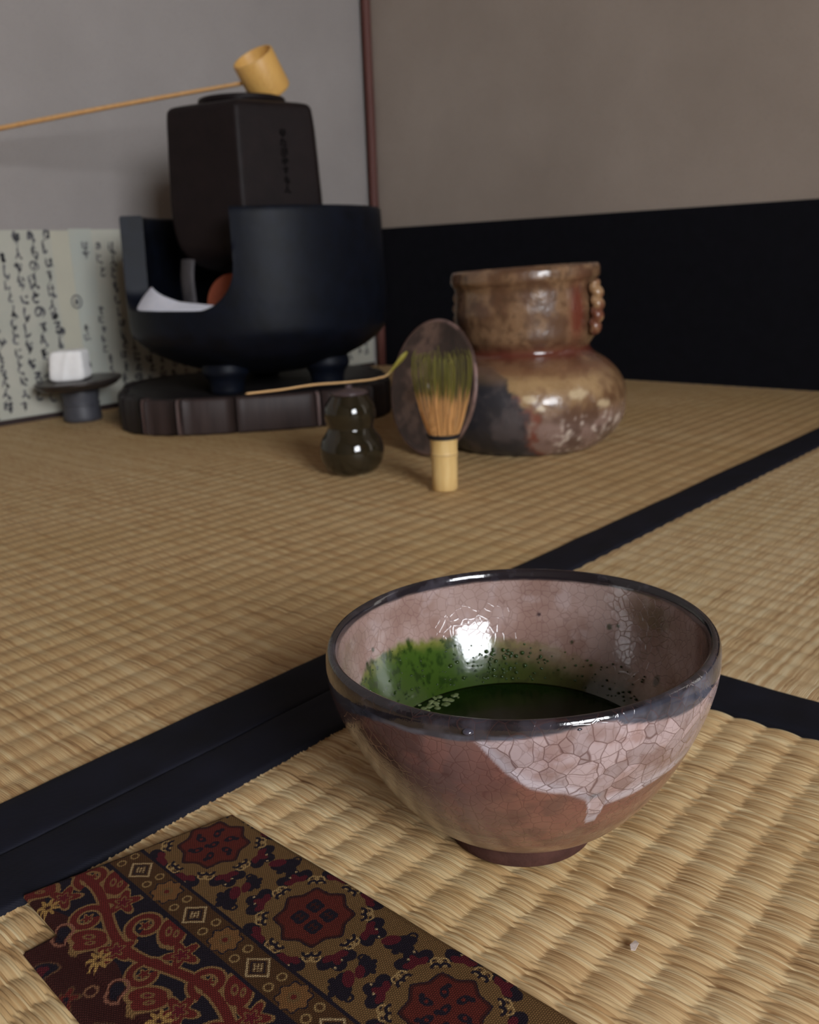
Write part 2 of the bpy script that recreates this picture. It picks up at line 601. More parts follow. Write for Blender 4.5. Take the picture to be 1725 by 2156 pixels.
def ribbon(P2, wd, o, ex, ez, nrm, lift=0.0003, thick=0.0):
    """flat brush ribbon along 2-D path; ex, ez span the surface"""
    P2 = np.asarray(P2)
    t = np.gradient(P2, axis=0)
    t /= np.linalg.norm(t, axis=1)[:, None] + 1e-9
    n2 = np.c_[-t[:, 1], t[:, 0]]
    L, R = P2 + n2 * wd[:, None] / 2, P2 - n2 * wd[:, None] / 2
    to3 = lambda q, h: o + q[:, :1] * ex + q[:, 1:] * ez + nrm * h
    n = len(P2)
    if thick <= 0:
        return np.concatenate([to3(L, lift), to3(R, lift)]), [np.array([[i, i + 1, n + i + 1, n + i] for i in range(n - 1)])]
    V = np.concatenate([to3(L, 0), to3((L * .7 + R * .3), thick), to3((R * .7 + L * .3), thick), to3(R, 0)])
    return V, [np.array([[k * n + i, k * n + i + 1, (k + 1) * n + i + 1, (k + 1) * n + i] for i in range(n - 1) for k in range(3)])]


def write_column(x, ztop, zbot, gw, gh, surf, rnd, slant=0.0, weight=1.0, lift=0.0016, order=None):
    parts = []
    o, ex, ez, nrm = surf
    z = ztop
    prev = None
    xx = x
    i = 0
    while z - gh * 0.7 > zbot:
        g = GL[(order[i % len(order)] if order else KEYS[rnd.integers(len(KEYS))])]
        i += 1
        h = gh * rnd.uniform(0.65, 1.1)
        wd = gw * rnd.uniform(0.7, 1.15)
        xx = x + slant * (ztop - z) + gw * 0.15 * rnd.normal()
        for s in g:
            pts = np.array([(xx + (a - 0.5) * wd + 0.06 * gw * rnd.normal(), z - h + b * h + 0.05 * gw * rnd.normal()) for a, b in s])
            p = spline(pts, 5 * len(pts))
            tt = np.linspace(0, 1, len(p))
            bw = weight * gw * (0.10 + 0.10 * np.abs(np.sin(tt * 5 + rnd.uniform(0, 6)))) * rnd.uniform(0.8, 1.3) * np.minimum(1, 8 * (1.02 - tt))
            parts.append(ribbon(p, bw, o, ex, ez, nrm, lift))
            last = p[-1]
            if rnd.random() < 0.45:                      # blotted dab where the brush was pressed
                q0 = p[rnd.integers(len(p))]
                q = np.array([q0, q0 + [0.10 * gw, -0.16 * gw], q0 + [0.05 * gw, -0.34 * gw]])
                parts.append(ribbon(spline(q, 6), 0.30 * gw * weight * np.array([.3, .8, 1, .9, .6, .2]), o, ex, ez, nrm, lift))
            if prev is not None and rnd.random() < 0.55 and s is g[0]:
                q = spline([prev, (prev + p[0]) / 2 + [0.1 * gw * rnd.normal(), 0], p[0]], 8)
                parts.append(ribbon(q, np.full(8, 0.07 * gw * weight), o, ex, ez, nrm, lift))
        prev = last
        z -= h + gh * rnd.uniform(0.04, 0.2)
    return parts


wall_surf = (np.array([0.0, YL, 0.0]), np.array([1.0, 0, 0]), np.array([0, 0, 1.0]), np.array([0, -1.0, 0]))
wr = np.random.default_rng(21)
columns = []
x = 0.222
while x < 0.56:
    columns.append((x, 0.238, 0.012, 0.0125))
    x += 0.0205
columns += [(0.573, 0.215, 0.012, 0.012), (0.592, 0.241, 0.010, 0.013), (0.611, 0.241, 0.012, 0.0135), (0.6315, 0.243, 0.085, 0.012), (0.6375, 0.118, 0.09, 0.010),
            (0.6895, 0.226, 0.195, 0.0095), (0.6740, 0.118, 0.095, 0.009), (0.6990, 0.140, 0.080, 0.009), (0.7080, 0.226, 0.178, 0.010), (0.7070, 0.075, 0.05, 0.009),
            (0.7275, 0.226, 0.02, 0.011), (0.747, 0.228, 0.015, 0.011)]
x = 0.768
while x < 1.22:
    columns.append((x, 0.226, 0.014, 0.011))
    x += 0.0205
for cx_, zt, zb, gw in columns:
    parts = write_column(cx_, zt, zb, gw, gw * 1.45, wall_surf, wr, slant=0.006, weight=1.15)
    for xa, xb, sh in sheets:
        if xa <= cx_ < xb:
            V, F = join(parts)
            mesh('ink_column', V, F, M_INK, sh, smooth_shade=False)
            break
# the round seal-like character standing alone on the yellowed strip
pr = []
a = np.linspace(0, 2 * math.pi, 26)
pr.append(ribbon(np.c_[0.6655 + 0.0072 * np.cos(a), 0.1485 + 0.0082 * np.sin(a)], np.full(26, 0.0020), *wall_surf, 0.0016))
for s in GL['hi']:
    p = spline([(0.6655 + (u - .5) * 0.006, 0.1485 + (v - .5) * 0.007) for u, v in s], 16)
    pr.append(ribbon(p, np.full(16, 0.0020), *wall_surf, 0.0016))
mesh('ink_seal', *join(pr), M_INK, sheets[2][2], smooth_shade=False)

# ------------------------------------------------------------------ floor of five mats round the half mat
floor = struct(add_box('floor', (X0, Y0, -0.06), (XR, YL, -0.012), M_KERB))


def arch(ph):
    return 1 - np.abs(2 * ph - 1) ** 2.0


def mat_surface(xs, ys, along_y, pitch, phase0, strand, fine, H=0.0013):
    """height field of woven rush. along_y: the rushes run along y, the ridges along x"""
    Xg, Yg = np.meshgrid(xs, ys, indexing='ij')
    u, v = (Xg, Yg) if along_y else (Yg, Xg)
    sid = np.floor(u / strand + 1e-6).astype(np.int64)
    lut = np.random.default_rng(3).uniform(-1, 1, 4096)
    alt = np.where(sid % 2 == 0, 1.0, -1.0)
    P = np.stack([u, v, 0 * u], -1)
    drift = (vnoise(P, 24, 5) - 0.5)
    jit = (0.075 * lut[sid % 4096] + 0.05 * alt * (0.5 + 0.5 * lut[(sid * 7) % 4096])) * (1.9 if fine else 0.28) + (0.06 if fine else 0.16) * drift + (0 if fine else 0.12 * (vnoise(P, 75, 6) - 0.5))
    row = np.floor((v - phase0) / pitch)
    ph = (v - phase0) / pitch + jit
    ph = ph - np.floor(ph)
    h = H * (arch(ph) - 1)
    h += (0.00006 if fine else 0.00008) * (lut[(sid * 13 + row.astype(np.int64) * 101) % 4096] - 1)
    if fine:
        fr = u / strand - np.floor(u / strand + 1e-6)
        h -= 0.00009 * (1 - np.sqrt(np.clip(np.sin(np.pi * np.clip(fr, 0, 1)), 0, 1)))
    h += 0.0006 * (fbm(P, 9, 11, 2) - 0.5) - 0.0003
    V = np.stack([Xg, Yg, h], -1).reshape(-1, 3)
    return V, [gridf(len(xs), len(ys))], np.stack([u, v], -1).reshape(-1, 2)


def fine_steps(a, b, step, fracs):
    k = np.arange(math.ceil(a / step), math.floor(b / step))
    return (k[:, None] * step + np.array(fracs)[None] * step).ravel()


def border(name, x0, x1, y0, y1, parent, seed, h=0.0016):
    """raised cloth border strip with softly wavering edges; runs along its longer side"""
    runx = (x1 - x0) > (y1 - y0)
    L0, L1, A, B = (x0, x1, y0, y1) if runx else (y0, y1, x0, x1)
    s = np.linspace(L0, L1, int((L1 - L0) / 0.006))
    prof = np.array([(0, -0.004), (0.0, 0.3), (0.02, 0.75), (0.06, 0.95), (0.2, 1.0), (0.4, 1.0), (0.6, 1.0), (0.8, 1.0), (0.94, 0.95), (0.98, 0.75), (1, 0.3), (1, -0.004)])
    Sg, K = np.meshgrid(s, np.arange(len(prof)), indexing='ij')
    t = prof[K, 0]
    z = np.where(prof[K, 1] < 0, -0.004, prof[K, 1] * h)
    P = np.stack([Sg, t * 0.2, 0 * Sg + seed], -1)
    wv = (fbm(P * [1, 0, 1], 14, seed, 3) - 0.5) * 0.0022
    inner = (t if seed % 2 else 1 - t)
    q = A + t * (B - A) + wv * inner
    z = z + (prof[K, 1] > 0.5) * (fbm(P, 30, seed + 3, 3) - 0.5) * 0.0011
    V = np.stack([Sg, q, z], -1) if runx else np.stack([q, Sg, z], -1)
    return mesh(name, V.reshape(-1, 3), [gridf(len(s), len(prof))], M_HERI, parent)


YS = 0.2895                      # seam between the near half mat and the far mat
# far mat (utensils stand on it)
xs = np.r_[np.arange(-0.547, 0.06, 0.012), np.arange(0.06, XR, 0.0027), XR]
ys = np.arange(YS + 0.028, YL, 0.0162 / 9)
V, F, uv = mat_surface(xs, np.r_[ys, YL], True, 0.0163, 0.3512, 0.0027, False, 0.0008)
mat_a = mesh('tatami_mat', V, F, M_TAT_AGED, floor, uv=uv)
border('border_cloth', -0.547, XR, YS + 0.0004, 0.3205, mat_a, 1)
border('border_cloth', -0.547, XR, YL - 0.034, YL - 0.0045, mat_a, 2, 0.0008) if False else None
# near half mat (bowl and cloth lie on it)
XB = 0.3495
xs = np.r_[np.arange(-0.547, 0.055, 0.012), fine_steps(0.056, XB - 0.0005, 0.0008, (0.0, 0.22, 0.5, 0.78)), XB]
ys = np.r_[np.arange(-0.61, 0.0, 0.01), np.arange(0.0, 0.2635, 0.0137 / 15), 0.2640]
V, F, uv = mat_surface(xs, ys, True, 0.0137, 0.1095, 0.0008, True, 0.00100)
mat_b = mesh('tatami_mat', V, F, M_TAT_FINE, floor, uv=uv)
border('border_cloth', -0.547, XB, 0.2613, YS - 0.0004, mat_b, 4)
border('border_cloth', -0.547, XB, -0.61, -0.582, mat_b, 5)
# right mat, its rushes running the other way
xs = np.r_[np.arange(XB + 0.028, XR, 0.0155 / 10), XR]
ys = np.r_[np.arange(Y0, -0.35, 0.02), np.arange(-0.35, YS, 0.0022), YS]
V, F, uv = mat_surface(xs, ys, False, 0.0155, 0.385, 0.0022, False, 0.0008)
mat_c = mesh('tatami_mat', V, F, M_TAT, floor, uv=uv)
border('border_cloth', XB + 0.0002, 0.3805, Y0, YS, mat_c, 7)
# the two mats behind the camera
for (xa, xb, ya, yb, ay) in ((X0, -0.5475, -0.61, YL, False), (X0, XB, Y0, -0.6105, True)):
    xs = np.linspace(xa, xb, 60)
    ys = np.linspace(ya, yb, 60)
    V, F, uv = mat_surface(xs, ys, ay, 0.06, 0.0, 0.03, False)
    mm = mesh('tatami_mat', V, F, M_TAT, floor, uv=uv)
    if ay:
        border('border_cloth', xa, xb, yb - 0.03, yb, mm, 9)
    else:
        border('border_cloth', xb - 0.03, xb, ya, yb, mm, 10)

# ================================================================== tea bowl
BC = np.array([0.2311, 0.1631])
BZ = -0.0002
outer = [(0.0250, 0.0066), (0.0272, 0.0080), (0.0310, 0.0106), (0.0365, 0.0145), (0.0450, 0.0240), (0.0515, 0.0340), (0.0565, 0.0440), (0.0605, 0.0540), (0.0625, 0.0620), (0.0628, 0.0680)]
lip = [(0.0625, 0.0702), (0.0618, 0.0717), (0.0607, 0.0722), (0.0597, 0.0718), (0.0590, 0.0705)]
inner = [(0.0587, 0.0680), (0.0578, 0.0590), (0.0538, 0.0460), (0.0460, 0.0325), (0.0350, 0.0210), (0.0200, 0.0135), (0.0002, 0.0105)]
prof = np.r_[[(0.0002, 0.0062)], spline(outer + lip + inner, 330)]


def bowl_r(T, Z):
    P = np.stack([np.cos(T), np.sin(T), Z * 20], -1)
    return 1 + 0.010 * (fbm(P, 1.3, 2, 2) - 0.5) + 0.0006 * np.sin(Z * 1300 + 1.3 * np.sin(T)) * smooth(Z, 0.004, 0.02) * (1 - smooth(Z, 0.02, 0.05))


def bowl_z(T, Z, R):
    k = smooth(Z, 0.03, 0.072)
    return k * (0.0016 * np.sin(T) * R / 0.062 + 0.0008 * (vnoise(np.stack([np.cos(T), np.sin(T), 0 * T], -1), 1.6, 8) - 0.5))


V, F, T, Z, R, K = lathe(prof, BC, 640, BZ, bowl_r, bowl_z)
deg = np.degrees(T)
Zp = prof[K, 1]                       # unwarped height, used to lay out the glaze
n_out = 1 + int(np.argmax(prof[1:, 1]))
is_out = K <= n_out
P3 = V - np.array([BC[0], BC[1], 0])
n1, n2, n3 = fbm(P3, 60, 1), fbm(P3, 160, 4), fbm(P3, 420, 9, 3)


def C(r, g, b):
    return np.array(lin(r, g, b)[:3])


def mixn(a, b, t):
    return a * (1 - t[:, None]) + b * t[:, None]


nV = len(V)
col = mixn(np.tile(C(112, 87, 83), (nV, 1)), C(88, 65, 61), smooth(n1, 0.35, 0.65))
col = mixn(col, C(132, 93, 84), 0.6 * smooth(n2, 0.5, 0.7))
ang = lambda pts: np.interp(deg, [p[0] for p in pts], [p[1] for p in pts])
# pinkish white glaze with its thick lower edge and one drip
wl = ang([(-180, .066), (-120, .064), (-60, .069), (-14, .069), (-9.6, .0650), (-3, .0560), (3, .0505), (12.9, .0472), (18.5, .0438), (20.0, .0400), (21.0, .0325), (24.4, .0330), (25.2, .0400), (31.5, .0406), (42, .0424), (70, .045), (110, .05), (150, .062), (180, .066)])
wl = wl + 0.0012 * (n2 - 0.5)
wm = smooth(Zp - wl, -0.0004, 0.0007)
white = mixn(np.tile(C(164, 145, 145), (nV, 1)), C(142, 117, 113), smooth(n2, 0.45, 0.68))
edge = np.exp(-((Zp - wl - 0.0022) / 0.0018) ** 2)
white = mixn(white, C(184, 174, 181), 0.85 * edge)
red = mixn(np.tile(C(124, 83, 72), (nV, 1)), C(104, 72, 64), smooth(n2, 0.4, 0.65))
col = mixn(col, red, smooth(deg, -22, 2) * (1 - smooth(deg, 60, 80)))
col = mixn(col, white, wm)
left_glaze_shade = 1 - smooth(deg + 14 * (n1 - 0.5), -78, -12)  # darker left glaze, deepened to paint in the bowl's shaded side
col = mixn(col, C(62, 45, 41), 0.8 * left_glaze_shade)
low = 1 - smooth(Zp, 0.012, 0.020)
col = mixn(col, mixn(np.tile(C(112, 80, 70), (nV, 1)), C(142, 112, 102), smooth(vnoise(P3 * [1, 1, 6], 160, 3), 0.55, 0.8)), low)
ring = np.exp(-((Zp - 0.0105 - 0.0008 * (n1 - 0.5)) / 0.0007) ** 2) * smooth(n2, 0.5, 0.62)
col = mixn(col, C(190, 176, 172), 0.75 * ring)
gs = np.exp(-(((deg - 20.9) / 1.6) ** 2 + ((Zp - .0453) / .0009) ** 2))
col = mixn(col, C(132, 132, 140), np.clip(gs * 1.2, 0, 1))
# grey-blue rim band
bl = ang([(-180, .0675), (-110, .066), (-54.3, .0622), (-45, .0646), (-35, .0659), (-27, .0657), (-15, .0660), (0, .0675), (9, .0686), (18.4, .0702), (24, .0698), (25.8, .0683), (32.4, .0668), (43.7, .0648), (54, .0642), (66, .0655), (85, .0655), (130, .067), (180, .0675)])
bl = bl + 0.0006 * (n2 - 0.5)
bm = smooth(Zp - bl, -0.0002, 0.0005)
blue = mixn(np.tile(C(78, 79, 90), (nV, 1)), C(54, 54, 63), smooth(n2, 0.4, 0.65))
ml = ang([(-180, .069), (-35, .0682), (-15, .0690), (0, .0698), (12, .0706), (24, .0712), (36, .0714), (46, .0708), (56, .0712), (90, .070), (180, .069)]) - 0.0013 * (1 - smooth(np.abs(deg - 40), 8, 22)) * 0 - 0.0012 * (1 - smooth(deg, 18, 26)) + 0.0012 * (n2 - 0.5)
dkrim = smooth(Zp - ml, -0.0004, 0.0006)
blue = mixn(blue, mixn(np.tile(C(31, 27, 30), (nV, 1)), C(54, 50, 56), smooth(n2, 0.45, 0.7)), dkrim)
col = mixn(col, blue, bm * is_out)
# inside: pinkish glaze, dark lip, matcha residue
ins = mixn(np.tile(C(158, 134, 126), (nV, 1)), C(136, 108, 98), smooth(n1, 0.35, 0.65))
ins = mixn(ins, C(172, 152, 148), 0.5 * smooth(n2, 0.55, 0.75))
lipz = 0.0692 - 0.0010 * (n2 - 0.4) - 0.0008 * smooth(np.abs(deg), 120, 170)
ins = mixn(ins, mixn(np.tile(C(34, 29, 32), (nV, 1)), C(58, 54, 60), smooth(n2, 0.5, 0.75)), smooth(Zp - lipz, -0.0004, 0.0004))
d2 = np.where(deg < 0, deg + 360, deg)
rl = np.interp(d2, [0, 60, 119.7, 140, 153.8, 171.2, 187.4, 207.8, 225.5, 236, 249, 262.4, 300, 360], [.044, .0435, .0438, .0425, .0432, .0452, .0466, .0496, .0527, .0532, .0524, .0500, .046, .044])
rl = rl + 0.0035 * (n2 - 0.5) + 0.0030 * (n3 - 0.5)
rd = rl - Zp
strong = smooth(d2, 150, 215)
gm = smooth(rd, -0.0004, 0.0022) * (0.45 + 0.55 * np.maximum(strong, smooth(rd, 0.002, 0.010)))
green = mixn(np.tile(C(98, 102, 46), (nV, 1)), C(54, 76, 24), smooth(rd, 0.0015, 0.006))
green = mixn(green, C(30, 50, 14), 0.85 * smooth(n3, 0.52, 0.66))
green = mixn(green, mixn(np.tile(C(104, 90, 50), (nV, 1)), C(62, 58, 28), smooth(rd, 0.002, 0.01)), (1 - strong) * 0.85)
ins = mixn(ins, green, gm)
for da, dz, rad in ((-114, .0552, .0008), (143.5, .0540, .0011), (140, .0551, .0007), (172, .0550, .0007), (115, .0434, .0018), (-108, .0522, .0009), (158, .0462, .0006)):
    q = (((deg - da) * np.pi / 180 * 0.056) ** 2 + (Zp - dz) ** 2) ** 0.5
    ins = mixn(ins, C(30, 46, 16) if dz != .0550 else C(40, 34, 40), 0.9 * (1 - smooth(q, rad * 0.7, rad * 1.15 + 0.0002)))
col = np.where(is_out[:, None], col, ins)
# which crackle (0 fine, 1 coarse) and how strong
crk = np.where(is_out, wm, 0.0)
cst = np.where(is_out, np.clip(0.55 + 0.45 * wm - 0.6 * bm - 0.6 * low, 0, 1), np.clip(0.42 * (1 - gm) * (Zp < 0.069), 0, 1))
rgh = np.where(is_out, 0.20 + 0.26 * low - 0.10 * bm, 0.11 + 0.05 * gm)


def bowl_mat():
    m, nt, b = material('crackled tea bowl glaze', (0.5, 0.4, 0.35, 1), 0.2, 0.5, 0.35)
    p = pos(nt)
    wob = nd(nt, 'ShaderNodeVectorMath', {'operation': 'ADD'}, i0=p, i1=vmul(nt, nd(nt, 'ShaderNodeTexNoise', Vector=p, Scale=90.0, Detail=2.0).outputs[1], (0.004, 0.004, 0.004))).outputs[0]

    def crackle(scale, wid):
        v = nd(nt, 'ShaderNodeTexVoronoi', {'feature': 'DISTANCE_TO_EDGE'}, Vector=wob, Scale=scale)
        return mth(nt, 'SUBTRACT', 1.0, sstep(nt, v.outputs[0], 0.0, wid))
    coarse = mth(nt, 'MAXIMUM', crackle(175, 0.038), mth(nt, 'MULTIPLY', crackle(330, 0.07), 0.35))
    fine = crackle(320, 0.07)
    cell = nd(nt, 'ShaderNodeTexVoronoi', Vector=wob, Scale=175.0).outputs['Color']
    cellv = nd(nt, 'ShaderNodeSeparateColor', i0=cell).outputs[0]
    ck = nd(nt, 'ShaderNodeMix', {'data_type': 'FLOAT'}, i0=attr(nt, 'crk', 'Fac'), i2=fine, i3=coarse).outputs[0]
    line = mth(nt, 'MULTIPLY', ck, attr(nt, 'cst', 'Fac'))
    tone = mth(nt, 'ADD', 1.0, mth(nt, 'MULTIPLY', mth(nt, 'MULTIPLY', mth(nt, 'SUBTRACT', cellv, 0.5), 0.42), attr(nt, 'crk', 'Fac')))
    base = nd(nt, 'ShaderNodeVectorMath', {'operation': 'SCALE'}, i0=attr(nt, 'col'), Scale=tone).outputs[0]
    c = mixc(nt, mth(nt, 'MULTIPLY', line, 0.74), base, lin(82, 50, 45))
    setin(nt, b, 'Base Color', c)
    setin(nt, b, 'Roughness', attr(nt, 'rgh', 'Fac'))
    h = mth(nt, 'SUBTRACT', mth(nt, 'MULTIPLY', noise(nt, p, 140, 3), 0.9), mth(nt, 'MULTIPLY', line, 0.5))
    h = mth(nt, 'ADD', h, mth(nt, 'MULTIPLY', noise(nt, p, 900, 2), 0.12))
    bn = bump(nt, h, 0.28, 0.0005)
    setin(nt, b, 'Normal', bn)
    setin(nt, b, 'Coat Normal', bn)
    return m


M_BOWL = bowl_mat()
bowl = thing('tea_bowl', 'crackled pinkish brown tea bowl with dark grey rim on the near mat', 'bowl', (BC[0], BC[1], 0))
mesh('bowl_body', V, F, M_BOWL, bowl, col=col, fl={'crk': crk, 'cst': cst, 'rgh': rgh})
fp = [(0.0168, 0.0062), (0.0168, 0.0008), (0.0180, 0.0001), (0.0232, 0.0001), (0.0245, 0.0008), (0.0249, 0.0030), (0.0250, 0.0068), (0.0266, 0.0076), (0.022, 0.0090)]
V, F, T, Z, R, K = lathe(np.r_[spline(fp[1:4], 10), spline(fp[4:8], 22), [fp[8]], [fp[0]]], BC, 200, BZ, lambda T, Z: 1 + 0.012 * (fbm(np.stack([np.cos(T), np.sin(T), Z * 60], -1), 2.2, 5, 3) - 0.5), close=False)
F = F + [np.stack([np.arange(200) * (len(K) // 200) + len(K) // 200 - 1, np.roll(np.arange(200), -1) * (len(K) // 200) + len(K) // 200 - 1, np.roll(np.arange(200), -1) * (len(K) // 200), np.arange(200) * (len(K) // 200)], -1)]
M_FOOT = simple('bare reddish clay', lin(62, 41, 36), lin(80, 53, 46), 160, 0.9, 0.1, 0.5, 0.0008)
fo = mesh('foot_ring', V, F, M_FOOT, bowl)
fo['label'] = 'unglazed reddish clay foot ring'
# glaze blister under the rim and flaked white bits
f_, l_ = frame(BC)


def on_bowl(dg, z, lift=0.0, inside=False):
    a = math.radians(dg)
    pr_ = np.array(inner if inside else outer + lip[:1])
    o_ = np.argsort(pr_[:, 1])
    r = np.interp(z, pr_[o_, 1], pr_[o_, 0]) + lift
    return np.array([BC[0], BC[1], 0]) + r * (math.cos(a) * f_ + math.sin(a) * l_) + np.array([0, 0, z + BZ + 0.0016 * math.sin(a) * smooth(z, 0.03, 0.072)])


def blob(c, r, n=7, sq=(1, 1, 1)):
    th = np.linspace(0, math.pi, n)
    ph = np.linspace(0, 2 * math.pi, 2 * n, endpoint=False)
    P, T_ = np.meshgrid(ph, th, indexing='ij')
    V = np.stack([np.sin(T_) * np.cos(P) * sq[0], np.sin(T_) * np.sin(P) * sq[1], np.cos(T_) * sq[2]], -1).reshape(-1, 3) * r + c
    return V, [gridf(2 * n, n, True)]


bl_ = [blob(on_bowl(-12.3, 0.0688, -0.0009), 0.0018, 9, (1.25, 1.0, 0.62)), blob(on_bowl(14.6, 0.0692, -0.0004), 0.0008, 8, (1.4, 1, 0.6))]
M_BLIS = simple('dark glaze blister', lin(44, 40, 46), lin(70, 68, 80), 300, 0.1, 0.6, 0.0, coat=0.6)
for q_ in bl_:
    mesh('glaze_blister', *q_, M_BLIS, bowl)

# tea
ZT = 0.0312
tr_ = 0.0450
pt = [(0.0002, ZT - 0.006), (tr_ - 0.008, ZT - 0.006), (tr_, ZT + 0.0002), (tr_ - 0.0012, ZT - 0.0001), (tr_ * 0.6, ZT - 0.0001), (0.0002, ZT - 0.0001)]
M_TEA, nt, b = material('matcha', lin(22, 44, 8), 0.12, 0.13)
setin(nt, b, 'Base Color', ramp(nt, noise(nt, pos(nt), 90, 3), [(0.35, lin(14, 30, 6)), (0.7, lin(24, 42, 10))]))
tea = thing('matcha_tea', 'dark green matcha left in the bottom of the tea bowl', 'tea', (BC[0], BC[1], ZT))
V, F, *_ = lathe(pt, BC, 128, 0)
mesh('tea_surface', V, F, M_TEA, tea)
fb = []
fr_ = np.random.default_rng(4)
for i in range(46):
    t = fr_.random()
    c = np.array([BC[0], BC[1], 0]) + f_ * (-0.0275 + 0.0022 * fr_.normal()) + l_ * (-0.0345 + 0.010 * t + 0.0016 * fr_.normal())
    c = c + f_ * (0.003 - 0.008 * t)
    fb.append(blob(np.array([c[0], c[1], ZT]), fr_.uniform(0.0004, 0.0013), 6, (1, 1, 0.22)))
fo = stuff(mesh('foam', *join(fb), M_FOAM, tea))
fo['label'] = 'small patch of pale froth at the tea edge'
dr = []
for i in range(150):
    dg = fr_.uniform(-176, -96) if fr_.random() < 0.62 else fr_.uniform(120, 184)
    lim = float(np.interp(dg % 360, [119.7, 153.8, 187.4, 225.5, 249, 262.4], [.0438, .0432, .0466, .0527, .0524, .050]))
    z = fr_.uniform(0.032, lim - 0.001)
    dr.append(blob(on_bowl(dg, z, 0.0001, True), fr_.uniform(0.00018, 0.0006), 6, (1, 1, 0.8)))
for i in range(70):
    dg = 192 + 11 * fr_.normal()
    dr.append(blob(on_bowl(dg, fr_.uniform(0.0325, 0.0425), 0.0002, True), fr_.uniform(0.0003, 0.0009), 7, (1, 1, 0.9)))
M_DROP = simple('green tea droplets', lin(50, 70, 24), lin(32, 52, 14), 500, 0.06, 0.6, 0.0)
stuff(mesh('droplets', *join(dr), M_DROP, tea))

# ================================================================== brocade cloth, folded in half
GOLD, BROWN, NAVY, RED, DRED, CRIM, CREAM = C(102, 76, 46), C(72, 48, 28), C(30, 24, 32), C(90, 33, 28), C(56, 26, 23), C(78, 25, 32), C(156, 132, 96)


